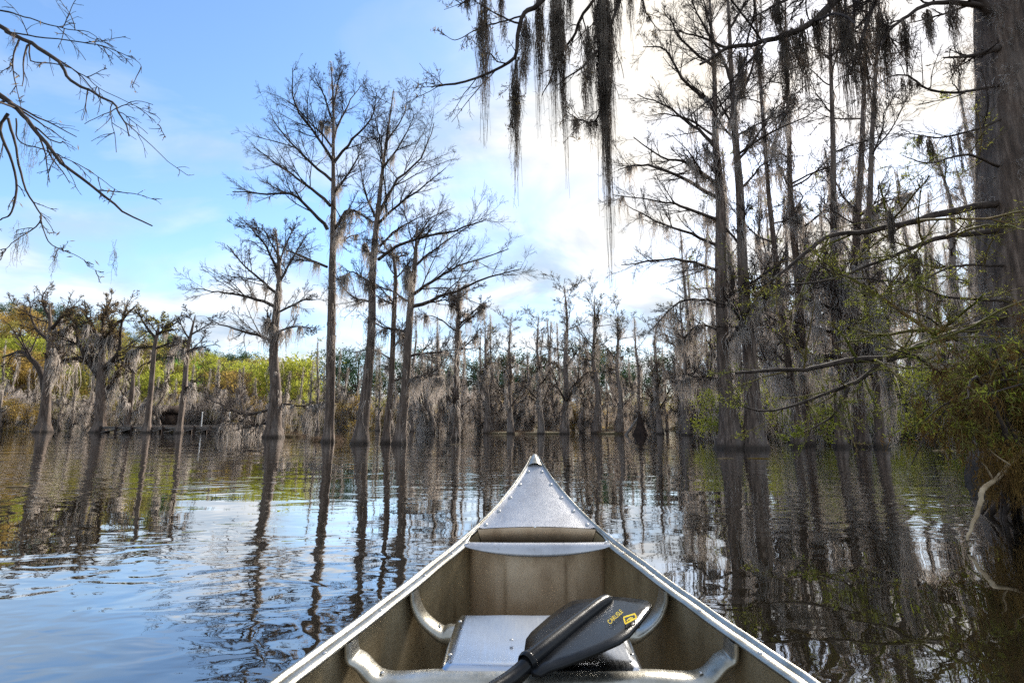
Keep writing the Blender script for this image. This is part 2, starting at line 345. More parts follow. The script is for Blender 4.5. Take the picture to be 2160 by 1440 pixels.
def make_tree(label, base, trunk, rad, limbs, rng, group=None, name='cypress_tree', cat='tree', lv=(9, 7, 5), moss=60, mossL=(0.25, 1.0), mossr=0.009,
              extra=0, extra_t=(0.45, 1.0), extra_len=(1.5, 3.0), leaf=None, nleaf=0, leaf_size=0.08, twr=0.0042, up=(0.03, 0.05, 0.06), trunk_moss=0,
              matb='bark', matm='moss', single=8, loc=None, flute=0.22, tmat='twig', nfl=7, ns=7, extra_ang=(40, 80), joinl=False, seclen=(0.3, 0.6), base_h=1.2):
    """trunk: world pts, limbs: list of (world pts, r0). Returns root."""
    base = np.asarray(base, float); o = thing(name, label, cat, base, group)
    V, q, TP, TR = trunk_mesh(np.asarray(trunk) - base, rad, rng, flute=flute, nfl=nfl, base_h=base_h)
    obj('trunk', mesh('trunk', V, q, M[matb]), o)
    KL = 12; LP, LR = [], []
    for pts, r0 in limbs:
        p = spline(np.asarray(pts) - base, KL)[None]; ln = np.linalg.norm(np.diff(p[0], axis=0), axis=1).sum()
        p = wander(p, [0.028 * ln], rng); LP.append(p[0]); LR.append(r0 * np.linspace(1, 0.22, KL))
    if extra:
        eP, eR = grow(TP[None], TR[None], extra, rng, extra_len, extra_ang, up[0], KL, extra_t[0], extra_t[1], 0.42, 0.12, 0.3, 0.012, 'abs', 0.25)
        LP += list(eP); LR += list(eR)
    LP = np.array(LP); LR = np.array(LR)
    if joinl: obj('limbs', mesh('limbs', *tubes(LP, LR, 5), M['limb']), o, kind='stuff')
    else:
      for p, r in zip(LP, LR):
        obj('limb', mesh('limb', *tubes(p[None], r[None], 7), M['limb']), o)
    P1, R1 = grow(LP, LR, lv[0], rng, seclen, (25, 60), up[1], 6, 0.12, 1.0, 0.5, 0.09, 0.3, twr * 1.8)
    P2, R2 = grow(P1, R1, lv[1], rng, (0.28, 0.55), (25, 55), up[2], 4, 0.1, 1.0, 0.55, 0.12, 0.2, twr * 1.2)
    parts = [tubes(P1, R1, 3), tubes(P2, R2, 3)]; fin = P2
    if lv[2]:
        P3, R3 = grow(P2, R2, lv[2], rng, (0.3, 0.65), (20, 55), up[2], 2, 0.15, 1.0, 0.7, 0.2, 0.0, twr)
        parts.append(tubes(P3, R3, 3)); fin = P3
    V, F = join(parts); obj('twigs', mesh('twigs', V, F, M[tmat]), o, kind='stuff')
    if nleaf:
        c = sample(fin, nleaf, rng, 0.2, 1.0) + rng.normal(0, leaf_size * 0.5, (nleaf, 3))
        V, F = leaves(c, leaf_size, rng, 0.35, 0.5); obj('foliage', mesh('foliage', V, F, M[leaf], False), o, kind='stuff')
    if moss or trunk_moss:
        pts = []
        if moss:   # moss gathers on stretches of the lower and inner wood
            nc = max(4, moss // 5); cand = np.concatenate([sample(LP, nc * 3, rng, 0.10, 0.85), sample(P1, nc, rng, 0.0, 0.45)])
            zr = (cand[:, 2] - cand[:, 2].min()) / max(np.ptp(cand[:, 2]), 0.1); cand = cand[rng.permutation(len(cand))[:]] if False else cand[np.argsort(zr * 0.9 + rng.uniform(0, 1, len(cand)))][:nc]
            allp = np.concatenate([sample(LP, moss * 14, rng, 0.06, 0.95), sample(P1, moss * 8, rng, 0.0, 0.6)])
            near = np.min(np.linalg.norm(allp[:, None] - cand[None], axis=2), axis=1); pts.append(allp[np.argsort(near + rng.uniform(0, 0.25, len(allp)))][:moss])
        if trunk_moss:
            i = rng.integers(int(len(TP) * 0.2), len(TP), trunk_moss); a = rng.uniform(0, 6.28, trunk_moss)
            pts.append(TP[i] + np.stack([np.cos(a) * TR[i], np.sin(a) * TR[i], rng.uniform(-.2, .2, trunk_moss)], 1) * 0.9)
        pts = np.concatenate(pts); ln = rng.uniform(0, 1, len(pts)) ** 1.8 * (mossL[1] - mossL[0]) + mossL[0]
        # clumps: moss gathers on some stretches
        od = np.argsort(-ln); big, rest = od[:single], od[single:]
        for b_ in big:
            p, r = tassels(pts[b_:b_ + 1], ln[b_:b_ + 1] * 1.15, np.array([0.10 + 0.12 * ln[b_]]), ns * 2, 6, mossr, rng)
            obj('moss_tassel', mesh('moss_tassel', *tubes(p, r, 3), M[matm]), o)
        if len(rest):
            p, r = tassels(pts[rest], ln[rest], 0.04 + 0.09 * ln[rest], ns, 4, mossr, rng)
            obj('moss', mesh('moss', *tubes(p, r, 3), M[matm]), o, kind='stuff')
    return o
def pxs(pts, Y, dY=0.0):
    n = len(pts); return [at(x, y, Y + dY * i / max(n - 1, 1)) for i, (x, y) in enumerate(pts)]
#@@STRUCTURE
# ------------------------------------------------------------------ terrain and water
def sstep(a, b, x):
    t = np.clip((x - a) / (b - a), 0, 1); return t * t * (3 - 2 * t)
def shore(x): return np.interp(x, [-300, -60, -25, 0, 12, 22, 45, 300], [46, 46, 52, 54, 52, 46, 40, 36])
def terrain_z(x, y):
    d = y - shore(x)
    z = np.clip(d * 0.07, -1.2, 0.55) + 0.02 * np.maximum(d - 8, 0) * (d > 8)
    z = np.minimum(z, 2.2)
    z = z + 19 * np.exp(-((x + 122) / 50.0) ** 2) * sstep(54, 112, y) + 2.5 * np.exp(-((x + 60) / 35.0) ** 2) * sstep(62, 110, y)
    z = np.maximum(z, np.clip((-38 - y) * 0.07, -1.2, 0.6))
    z = np.maximum(z, -1.2 + 1.45 * np.exp(-(((x - 8.6) / 2.6) ** 2 + ((y - 6.0) / 3.4) ** 2)))
    return z + 0.06 * np.sin(x * 0.9) * np.cos(y * 0.7)
gx = np.unique(np.concatenate([np.linspace(-400, -120, 30), np.linspace(-120, 60, 80), np.linspace(4, 14, 18), np.linspace(60, 400, 30)]))
gy = np.unique(np.concatenate([np.linspace(-300, -20, 30), np.linspace(-20, 140, 80), np.linspace(140, 700, 30)]))
X, Y_ = np.meshgrid(gx, gy); Z = terrain_z(X, Y_); nx, ny = len(gx), len(gy)
ii = (np.arange(ny - 1) * nx)[:, None] + np.arange(nx - 1)[None]
obj('ground', mesh('ground', np.stack([X, Y_, Z], -1).reshape(-1, 3), np.stack([ii, ii + 1, ii + nx + 1, ii + nx], -1).reshape(-1, 4), M['soil']), kind='structure')
obj('water', mesh('water', np.array([(-400, -300, 0), (400, -300, 0), (400, 700, 0), (-400, 700, 0)]), np.array([[0, 1, 2, 3]]), M['water'], False), kind='structure')

# ------------------------------------------------------------------ canoe
def zg_abs(d):   # gunwale height by distance ahead of the camera
    return 0.40 + 0.28 * max(0.0, (d - 0.9) / 1.15) ** 2.2
def solve_d(py):
    r = ray(1080, py); k = r[2] / r[1]; lo, hi = 0.3, 2.3
    for _ in range(50):
        m = (lo + hi) / 2
        if CAMZ + k * m > zg_abs(m): lo = m
        else: hi = m
    return (lo + hi) / 2
tabd, tabw = [], []
for py, hw in ((1440, 560), (1355, 441), (1275, 331), (1195, 226), (1150, 167), (1115, 125), (1080, 89), (1060, 71), (1030, 47), (1012, 34), (985, 17)):
    d = solve_d(py); r = ray(1080 + hw, py); tabd.append(d); tabw.append(r[0] / r[1] * d)
TIPD = solve_d(957)
o_ = np.argsort(tabd); tabd = list(np.array(tabd)[o_]); tabw = list(np.array(tabw)[o_])
MID = -0.55
tabd = [MID, -0.1, 0.35] + tabd + [TIPD]; tabw = [0.475, 0.472, 0.45] + tabw + [0.004]
def wd(d): return float(np.interp(abs(d - MID) + MID, tabd, tabw))
def zg(d): return zg_abs(abs(d - MID) + MID)
def xc(d): return 0.045 + 0.032 * (d - 0.74)
CB = np.array((xc(0.6), 0.6, 0.0))
canoe = thing('canoe', 'silver aluminium canoe with pointed bow deck, seen from inside on the water', 'canoe', CB)
def cpt(x, d, z): return np.array((xc(d) + x, d, z)) - CB
def grid_mesh(name, rows, m, parent, closed=False, **props):
    rows = np.asarray(rows); n, k, _ = rows.shape
    kk = k if closed else k - 1
    b = (np.arange(n - 1) * k)[:, None]; j = np.arange(kk)[None]; j2 = (j + 1) % k
    F = np.stack([b + j, b + j2, b + j2 + k, b + j + k], -1).reshape(-1, 4)
    return obj(name, mesh(name, rows.reshape(-1, 3), F, m), parent, **props)
STERN = 2 * MID - TIPD
ds = np.concatenate([np.linspace(STERN, MID, 30)[:-1], np.linspace(MID, 0.7, 12)[:-1], np.linspace(0.7, TIPD, 50)])
th = np.linspace(0, np.pi, 41)
def section(d, zk, inset):
    w_ = max(wd(d) - inset, 0.002); g = zg(d) - 0.004
    c = np.cos(th); s = np.sin(th)
    x = w_ * np.sign(c) * np.abs(c) ** 0.55; z = g - (g - zk) * np.abs(s) ** 0.75
    return np.stack([xc(d) + x, np.full_like(x, d), z], -1) - CB
grid_mesh('hull', [section(d, -0.10 + 0.30 * sstep(TIPD - 0.30, TIPD, abs(d - MID) + MID) ** 2, 0.0) for d in ds], M['alu_hull'], canoe, label='outer skin of the canoe')
ds_in = [d for d in ds if STERN + 0.1 < d < 1.62]
grid_mesh('inner_hull', [section(d, 0.014, 0.006) for d in ds_in], M['alu_hull'], canoe)
# floor sheet with grime
fl = []
for d in np.linspace(-1.2, 1.44, 40):
    fl.append([cpt(x * (wd(d) * 0.62), d, 0.024 + 0.02 * x * x) for x in np.linspace(-1, 1, 12)])
grid_mesh('floor', fl, M['alu_floor'], canoe)
for d in np.linspace(-1.4, 0.62, 6):       # ribs across the floor
    a = section(d, 0.02, 0.010); b = section(d + 0.03, 0.02, 0.010); mid_ = section(d + 0.015, 0.034, 0.020)
    grid_mesh('rib', [a, mid_, b], M['alu_hull'], canoe)
PROF = [(-.024, -.004), (-.024, .001), (-.004, .003), (-.002, .0015), (0.0, .007), (.005, .010), (.010, .006), (.011, -.016), (.007, -.019), (.004, -.008), (-.004, -.005)]
for sgn in (-1, 1):
    rows = []
    for d in [x for x in ds if STERN + 0.04 < x < TIPD - 0.02]:
        wdt = wd(d); sc = min(1.0, 0.35 + wdt / 0.16)
        inner = 1.0 if d < 1.50 else max(0.15, 1 - (d - 1.50) / 0.05)
        rows.append([cpt(sgn * (wdt + (o * (inner if o < 0 else 1.0)) * sc), d, zg(d) + h) for o, h in PROF])
    g = grid_mesh('gunwale', rows, M['alu_rail'], canoe, True, label='riveted gunwale rail on the %s side' % ('left' if sgn < 0 else 'right'))
def rivet_mesh(r):
    rings = [(1.0, 0.0), (0.95, 0.35), (0.7, 0.62), (0.35, 0.76)]; V = []; n = 10
    for rr, h in rings:
        for i in range(n): V.append((r * rr * math.cos(i * 6.2832 / n), r * rr * math.sin(i * 6.2832 / n), r * h * 0.8))
    V.append((0, 0, r * 0.64)); F4 = [[a * n + i, a * n + (i + 1) % n, (a + 1) * n + (i + 1) % n, (a + 1) * n + i] for a in range(3) for i in range(n)]
    F3 = [[3 * n + i, 3 * n + (i + 1) % n, 4 * n] for i in range(n)]
    return mesh('rivet', np.array(V), [np.array(F4), np.array(F3)], M['rivet'])
RIV = rivet_mesh(0.0062); RIVS = rivet_mesh(0.0042)
def rivet(p, parent, me=RIV, rot=(0, 0, 0)):
    o = obj('rivet', me, parent); o.location = tuple(float(v) for v in p); o.rotation_euler = rot; return o
# bow deck
DK0 = solve_d(1117)
rows = []
for d in np.linspace(DK0, TIPD - 0.03, 26):
    wi = max(wd(d) - 0.004, 0.004)
    rows.append([cpt(x * wi, d, zg(d) + 0.003 + 0.006 * (1 - x * x) * min(1, wi / 0.1) + (0.004 if abs(x) > 0.985 else 0)) for x in np.linspace(-1, 1, 21)])
deck = grid_mesh('bow_deck', rows, M['alu_deck'], canoe)
wi = wd(DK0) - 0.004
grid_mesh('deck_skirt', [[cpt(x * wi * k, DK0 + e, zg(DK0) + 0.0025 + 0.006 * (1 - x * x) - h) for x in np.linspace(-1, 1, 15)] for h, e, k in ((0.001, 0.0, 1), (0.004, -0.003, 0.995), (0.045, 0.012, 0.93), (0.055, 0.03, 0.9))], M['alu_panel'], deck)
for d in np.linspace(DK0 + 0.02, TIPD - 0.12, 5):
    for sgn in (-1, 1):
        rivet(cpt(sgn * (wd(d) - 0.017), d, zg(d) + 0.005), deck, RIV, (math.atan(0.35), 0, 0))
# gunwale tabs at the deck corners and rail rivets
for d in (0.62, 0.80, 0.98, 1.16, 1.33, 1.45):
    for sgn in (-1, 1): rivet(cpt(sgn * (wd(d) - 0.012), d, zg(d) + 0.002), canoe, RIVS)
# bow cap
rows = []
for t in np.linspace(0, 1, 9):
    d = TIPD - 0.085 + 0.1 * t; ww = (wd(min(d, TIPD - 0.02)) + 0.014) * math.sqrt(max(0.0, 1 - t ** 3)) + 0.001; zt = zg(min(d, TIPD)) + 0.016 - 0.03 * t ** 4
    rows.append([cpt(ww * math.cos(a) * 1.0, d, zt - 0.075 + 0.075 * math.sin(a) ** 0.7 if math.sin(a) > 0 else zt - 0.075) for a in np.linspace(0, math.pi, 15)])
grid_mesh('bow_cap', rows, M['alu_rail'], canoe)
# carrying handle: bent sheet across the gunwales behind the deck
DH = solve_d(1146)
rows = []
for t in np.linspace(-1, 1, 25):
    wi = wd(DH) - 0.012; k = 1 - t * t; zc = zg(DH) + 0.001
    lo = 0.012 * (k ** 0.6)
    rows.append([cpt(t * wi, DH + e * (0.75 + 0.25 * k), zc + h * (0.3 + 0.7 * k) - 0.004 * k - (lo if q else 0)) for e, h, q in
                 ((0.022, -0.012, 0), (0.020, 0.001, 0), (0.008, 0.004, 0), (-0.010, 0.0, 0), (-0.022, -0.006, 1), (-0.024, -0.013, 1), (-0.018, -0.016, 1), (-0.006, -0.012, 0))])
h_ = grid_mesh('carry_handle', rows, M['alu_deck'], canoe, True)
for sgn in (-1, 1): rivet(cpt(sgn * (wd(DH) - 0.022), DH, zg(DH) + 0.004), h_, RIVS)
# flotation bulkhead: dished sheet with two creases
DB = DH + 0.035; rows = []; zt = zg(DH) - 0.012
for v in np.linspace(0, 1, 22):
    r_ = []
    for u in np.linspace(-1, 1, 41):
        hw = (wd(DH) - 0.012) * (1.0 - 0.07 * v)
        bulge = -0.030 * (1 - u * u) * math.sin(math.pi * min(v * 1.1, 1)) - 0.018 * (1 - v) * (1 - u * u)
        cr = 0.011 * math.exp(-((abs(u + 0.02) - 0.47) / 0.02) ** 2) * sstep(0.02, 0.12, v) * (1 - sstep(0.3, 0.55, v))
        fold = 0.02 * sstep(0.94, 1.0, abs(u))
        r_.append(cpt(u * hw, DB + bulge + cr + fold, zt - v * (zt - 0.02)))
    rows.append(r_)
grid_mesh('bulkhead', rows, M['alu_panel'], canoe)
# seat: pan on two bent rails that rise to the gunwales
SN, SF, SZ = 1.06, 1.30, 0.335
def seat_rail(d, near):
    wi = wd(d) - 0.013; hw = 0.195; g = zg(d) - 0.006
    pts = [(-wi, g, 0), (-wi + 0.004, g - 0.03, 0.05), (-wi + 0.022, SZ + 0.020, 0.15), (-wi + 0.062, SZ - 0.012, 0.4), (-hw - 0.01, SZ - 0.016, 0.9), (-hw + 0.04, SZ - 0.018, 1), (0, SZ - 0.018, 1)]
    full = pts + [(-x, z, r) for x, z, r in pts[-2::-1]]
    P = spline([(x, z, r) for x, z, r in full], 61); rows = []
    for i in range(61):
        a, b = P[max(i - 1, 0)], P[min(i + 1, 60)]; tx, tz = b[0] - a[0], b[1] - a[1]; l = math.hypot(tx, tz) or 1; nxx, nzz = -tz / l, tx / l
        rr = min(max(P[i][2], 0), 1); wy = 0.031 - 0.002 * rr; hh = 0.008 + 0.013 * rr
        rows.append([cpt(P[i][0] + nxx * hh * math.sin(a_), d + wy * math.copysign(abs(math.cos(a_)) ** 0.7, math.cos(a_)), P[i][1] + nzz * hh * math.sin(a_)) for a_ in np.linspace(0, 2 * math.pi, 17)[:-1]])
    return rows
seat_m = M['alu_seat']
for d, nr in ((SN, True), (SF - 0.015, False)):
    rl = grid_mesh('seat_rail', seat_rail(d, nr), M['alu_rail'], canoe, True)
    for sgn in (-1, 1):
        rivet(cpt(sgn * (wd(d) - 0.075), d - 0.005, SZ + 0.004), rl, RIVS)
rows = []
for i, d in enumerate(np.linspace(SN - 0.027, SF, 26)):
    v = (d - SN) / (SF - SN); hw = 0.196 - 0.004 * v
    lip = -0.026 * (1 - sstep(-0.12, 0.12, v)) ** 1.5
    r_ = []
    for u in np.linspace(-1, 1, 31):
        dent = 0.0015 * math.sin(3.1 * u + 2 * v) * math.sin(math.pi * min(max(v, 0), 1)) - 0.005 * math.exp(-((u + 0.1) / 0.7) ** 2) * math.sin(math.pi * min(max(v, 0), 1)) + 0.0004 * math.sin(9 * u + 5 * v)
        r_.append(cpt(u * hw, d, SZ + 0.008 + 0.012 * v + lip + dent - (0.012 if abs(u) > 0.99 else 0)))
    rows.append(r_)
seat = grid_mesh('seat', rows, seat_m, canoe)
for x, d in ((-0.178, 1.10), (-0.178, 1.25), (-0.06, 1.17), (0.0, 1.185), (0.178, 1.10), (0.178, 1.25)):
    rivet(cpt(x, d, SZ + 0.0145 + 0.012 * (d - SN) / (SF - SN) - (0.004 if abs(x) < 0.1 else 0.0)), seat, RIVS)

# ------------------------------------------------------------------ paddle lying over the seat
def at_z(px, py, z): return ground(px, py, z)
A = at_z(1105, 1400, 0.372); B = at_z(1375, 1275, 0.432); C = at_z(1193, 1275, 0.385)
pn = np.cross(B - A, C - A); pn /= np.linalg.norm(pn)
if pn[2] < 0: pn = -pn
def onp(px, py, lift=0.0):
    r = ray(px, py); o = np.array((0, 0, CAMZ)); t = ((A + pn * lift - o) @ pn) / (r @ pn); return o + r * t
PB = onp(1160, 1400)
paddle = thing('paddle', 'black plastic canoe paddle with yellow logo lying across the seat', 'paddle', PB)
outl = [(1106, 1396), (1106, 1372), (1109, 1351), (1120, 1336), (1155, 1305), (1193, 1277), (1206, 1270), (1221, 1266.5), (1255, 1263.5), (1291, 1263), (1325, 1264), (1352, 1266), (1368, 1270), (1375, 1276), (1370, 1287), (1350, 1313), (1328, 1339), (1306, 1355), (1270, 1371), (1236, 1385), (1195, 1401), (1160, 1413), (1142, 1424), (1122, 1424)]
ol = np.array([onp(x, y) for x, y in outl]); ctr = ol.mean(0)
s0, s1 = onp(1292, 1268), onp(1088, 1436); ax = (s1 - s0) / np.linalg.norm(s1 - s0); side = np.cross(pn, ax)
rowsb = []
for k, (sc, hh) in enumerate(((1.0, -0.004), (1.004, 0.0), (0.99, 0.0035), (0.8, 0.005), (0.5, 0.006), (0.2, 0.0065), (0.02, 0.0065))):
    row = ctr + (ol - ctr) * sc
    dist = np.abs((row - s0) @ side)
    row = row + pn * (hh + 0.004 * np.exp(-(dist / 0.03) ** 2) - 0.012 * (dist / 0.11) ** 2 * 0)[:, None]
    rowsb.append(row - PB)
rowsb.insert(0, (ctr + (ol - ctr) * 0.05 - pn * 0.004) - PB)
blade = grid_mesh('blade', rowsb, M['paddle'], paddle, True)
def sweep(path, rad, sides=14): return tubes(np.asarray(path)[None], np.asarray(rad)[None], sides)
dirs = s1 - s0
pth = [s0 + pn * 0.002, s0 + dirs * 0.06 + pn * 0.008, s0 + dirs * 0.16 + pn * 0.011, s0 + dirs * 0.5 + pn * 0.012, s0 + dirs * 0.9 + pn * 0.012]
rb = obj('spine', mesh('spine', *sweep(spline(np.array(pth) - PB, 24), np.interp(np.linspace(0, 1, 24), [0, .1, .25, 1], [0.003, 0.010, 0.0145, 0.017])), M['paddle']), blade)
sh_end = s1 + dirs * 1.6; sh_end[2] = 0.40
obj('shaft', mesh('shaft', *sweep(spline(np.array([s0 + dirs * 0.80 + pn * 0.012, s1 + dirs * 0.2 + pn * 0.012, sh_end]) - PB, 20), np.full(20, 0.0148)), M['paddle']), paddle)
# collar ring where shaft and blade meet
obj('collar', mesh('collar', *sweep(spline(np.array([s0 + dirs * 0.87 + pn * 0.012, s0 + dirs * 0.885 + pn * 0.012, s0 + dirs * 0.91 + pn * 0.012]) - PB, 6), np.array([0.0165, 0.0185, 0.019, 0.019, 0.0185, 0.0165])), M['paddle']), paddle)
# printed emblem: a square outline with a bent leaf stroke, and the maker's name
def decal(name, polys, lift=0.0105):
    Vv, Ff = [], []
    for poly in polys:
        b0 = len(Vv); n = len(poly) // 2
        for (x, y) in poly: Vv.append(onp(x, y, lift) - PB)
        for i in range(n - 1): Ff.append([b0 + i, b0 + i + 1, b0 + n + i + 1, b0 + n + i])
    return obj(name, mesh(name, np.array(Vv), np.array(Ff), M['yellow'], False), blade)
def strip(pts, wpx, close=False):
    p = np.array(pts, float); n = len(p)
    if close:
        t = np.roll(p, -1, 0) - np.roll(p, 1, 0)
    else: t = np.gradient(p, axis=0)
    nn = np.stack([-t[:, 1], t[:, 0]], 1); nn /= np.linalg.norm(nn, axis=1, keepdims=True)
    a, b = p + nn * wpx / 2, p - nn * wpx / 2
    if close: a = np.vstack([a, a[:1]]); b = np.vstack([b, b[:1]])
    return [tuple(v) for v in a] + [tuple(v) for v in b]
quad = [(1315.5, 1301), (1339, 1293.5), (1342.5, 1302), (1319, 1314.5)]
q2 = []
for i in range(4):
    a, b = np.array(quad[i]), np.array(quad[(i + 1) % 4])
    for t in np.linspace(0, 1, 5)[:-1]: q2.append(a * (1 - t) + b * t)
decal('emblem', [strip(q2, 3.2, True), strip([(1322, 1309), (1326, 1304.5), (1331, 1301.5), (1334, 1302), (1333, 1304.5), (1328, 1307)], 2.4)])
cu = bpy.data.curves.new('lettering', 'FONT'); cu.body = 'CARLISLE'; cu.size = 1.0; cu.align_x = 'LEFT'
to = bpy.data.objects.new('lettering', cu); COL.objects.link(to)
bpy.context.view_layer.update()
tm = bpy.data.meshes.new_from_object(to.evaluated_get(bpy.context.evaluated_depsgraph_get())); bpy.data.objects.remove(to)
tv = np.array([v.co for v in tm.vertices]); tv[:, 0] -= tv[:, 0].min(); tv[:, :2] /= np.array((tv[:, 0].max(), tv[:, 1].max()))
p00, p10, p01 = onp(1287, 1316, 0.0108), onp(1315, 1290, 0.0108), onp(1280, 1309, 0.0108)
for v, c in zip(tm.vertices, tv): v.co = Vector(p00 + (p10 - p00) * c[0] + (p01 - p00) * c[1] - PB)
tm.materials.clear(); tm.materials.append(M['yellow']); obj('lettering', tm, blade)
#@@OBJECTS
# ------------------------------------------------------------------ hero cypresses: cluster left of the bow
def rg(s): return np.random.default_rng(s)
def hero(label, trunk_px, Y, rad_px, limbs_px, seed, **kw):
    """trunk and limbs traced at their own distance Y; limbs swing towards or away from the viewer"""
    r = rg(seed); tr = [at(x, y, Y) for x, y in trunk_px]; base = ground(trunk_px[0][0], trunk_px[0][1]) if 'gbase' in kw else tr[0].copy()
    base[2] = 0.0; tr[0][2] = min(tr[0][2], -0.4); px = Y / FPX
    lim = []
    for i, (pts, wpx) in enumerate(limbs_px):
        ln = math.dist(pts[0], pts[-1]) * px
        lim.append((pxs(pts, Y, r.uniform(-0.45, 0.45) * ln), wpx * px / 2))
    rad_px = [q * (0.82 if j == 1 else 1) for j, q in enumerate(rad_px)]
    return make_tree(label, base, tr, [q * px / 2 * 0.78 for q in rad_px], lim, r, **kw)
YC = 19.6
hero('tallest bare cypress left of the bow, straight trunk and broad fan crown', [(690, 926), (694, 900), (697, 787), (700, 638), (701, 566), (703, 482), (703, 339), (703, 219), (698, 132)], 21.0,
     [44, 30, 24, 20, 19, 16, 10, 6, 2],
     [([(691, 484), (661, 452), (619, 411), (559, 409), (493, 399)], 9), ([(697, 434), (643, 387), (583, 345), (529, 306)], 8), ([(700, 381), (649, 333), (601, 279), (571, 240)], 7),
      ([(702, 339), (661, 279), (622, 219), (627, 150)], 7), ([(703, 345), (738, 297), (784, 249), (798, 200)], 7), ([(703, 297), (726, 237), (762, 180)], 6), ([(703, 260), (680, 200), (662, 160)], 5),
      ([(706, 484), (732, 440), (775, 452), (800, 470)], 8), ([(690, 563), (640, 538), (580, 520)], 6), ([(703, 230), (715, 170), (725, 140)], 4), ([(702, 410), (745, 350), (770, 300)], 6), ([(700, 310), (640, 250), (600, 215)], 5)],
     11, extra=7, extra_t=(0.55, 0.95), extra_len=(1.2, 2.6), lv=(14, 8, 6), moss=190, mossL=(0.2, 1.4), trunk_moss=60, single=10)
hero('cypress with wide moss-hung top, second trunk right of the tallest', [(758, 936), (763, 905), (771, 835), (784, 697), (786, 578), (795, 470), (807, 357), (822, 249), (831, 188)], YC,
     [66, 42, 28, 21, 19, 15, 9, 5, 2],
     [([(790, 458), (768, 399), (753, 330)], 6), ([(798, 455), (840, 387), (888, 327), (912, 250)], 8), ([(795, 472), (858, 417), (938, 352)], 7), ([(806, 357), (845, 300), (880, 235)], 6),
      ([(797, 548), (876, 509), (965, 488), (1028, 462)], 8), ([(808, 340), (795, 280), (780, 220)], 5), ([(815, 300), (850, 240), (856, 200)], 4), ([(786, 600), (745, 575), (720, 590)], 5), ([(787, 640), (735, 620), (700, 560)], 5),
      ([(800, 520), (850, 470), (900, 440)], 6)],
     12, extra=6, extra_t=(0.5, 0.95), extra_len=(1.2, 2.4), lv=(14, 8, 6), moss=190, mossL=(0.2, 1.4), trunk_moss=60, single=10)
hero('slender leaning cypress between the two moss-hung trunks left of the bow', [(814, 936), (816, 905), (825, 817), (831, 668), (834, 578), (824, 515)], YC + 0.3, [34, 22, 15, 13, 10, 4],
     [([(831, 640), (800, 600), (760, 590)], 4), ([(834, 590), (860, 560), (880, 520)], 4), ([(828, 540), (800, 505), (790, 480)], 4), ([(828, 760), (790, 740), (740, 745)], 4)],
     13, extra=6, extra_t=(0.35, 0.95), extra_len=(0.8, 1.8), lv=(10, 7, 4), moss=80, mossL=(0.2, 1.1), trunk_moss=30, single=6)
hero('cypress with long level limbs reaching right towards the bow, heavy with moss', [(842, 937), (846, 905), (855, 817), (864, 668), (876, 548), (880, 468)], YC - 0.2, [48, 32, 23, 19, 12, 3],
     [([(870, 646), (918, 626), (977, 608), (1037, 584), (1099, 566)], 9), ([(873, 620), (918, 590), (977, 560), (1075, 528)], 8), ([(866, 751), (918, 742), (1001, 733)], 6), ([(878, 520), (900, 470), (960, 440)], 5),
      ([(877, 540), (860, 480), (850, 440)], 4), ([(870, 640), (820, 612), (770, 600)], 5), ([(876, 560), (930, 520), (1000, 470)], 6), ([(862, 700), (800, 690), (760, 660)], 5), ([(860, 800), (900, 790), (950, 800)], 4)],
     14, extra=4, extra_t=(0.5, 0.95), extra_len=(1.0, 2.0), lv=(14, 8, 6), moss=280, mossL=(0.2, 1.4), trunk_moss=50, single=12)
hero('crooked flat-topped cypress left of the tallest tree, limbs reaching far left', [(577, 922), (578, 895), (581, 820), (577, 750), (584, 650), (589, 590), (586, 530), (580, 482)], 27.5, [60, 44, 28, 22, 18, 12, 7, 2],
     [([(578, 724), (541, 706), (481, 688), (431, 667)], 8), ([(581, 647), (529, 632), (464, 626), (407, 618)], 8), ([(586, 620), (547, 590), (505, 554), (470, 512)], 7), ([(584, 566), (553, 512), (505, 462)], 6), ([(589, 596), (619, 542), (652, 492)], 6),
      ([(587, 540), (560, 490), (540, 475)], 4), ([(586, 560), (610, 500), (625, 480)], 4), ([(583, 660), (640, 630), (680, 625)], 5), ([(580, 700), (630, 690), (665, 700)], 5), ([(578, 860), (520, 870), (470, 850), (430, 830)], 6), ([(579, 850), (640, 860), (690, 850)], 5), ([(577, 890), (520, 895), (470, 890)], 6)],
     15, extra=4, extra_t=(0.5, 0.95), extra_len=(1.2, 2.6), lv=(12, 8, 6), moss=240, mossL=(0.3, 1.8), trunk_moss=60, single=10, twr=0.008, mossr=0.015)
hero('straight cypress with bushy side twigs standing alone just left of the bow tip', [(962, 926), (962, 900), (963, 820), (965, 720), (967, 640), (968, 600)], 24.5, [30, 20, 15, 13, 8, 2],
     [([(965, 700), (920, 670), (890, 660)], 4), ([(966, 690), (1005, 650), (1020, 640)], 4)], 16, extra=16, extra_t=(0.3, 0.98), extra_len=(0.9, 2.0), lv=(9, 7, 4), moss=130, mossL=(0.3, 1.4), trunk_moss=40, twr=0.007, mossr=0.014, single=6)
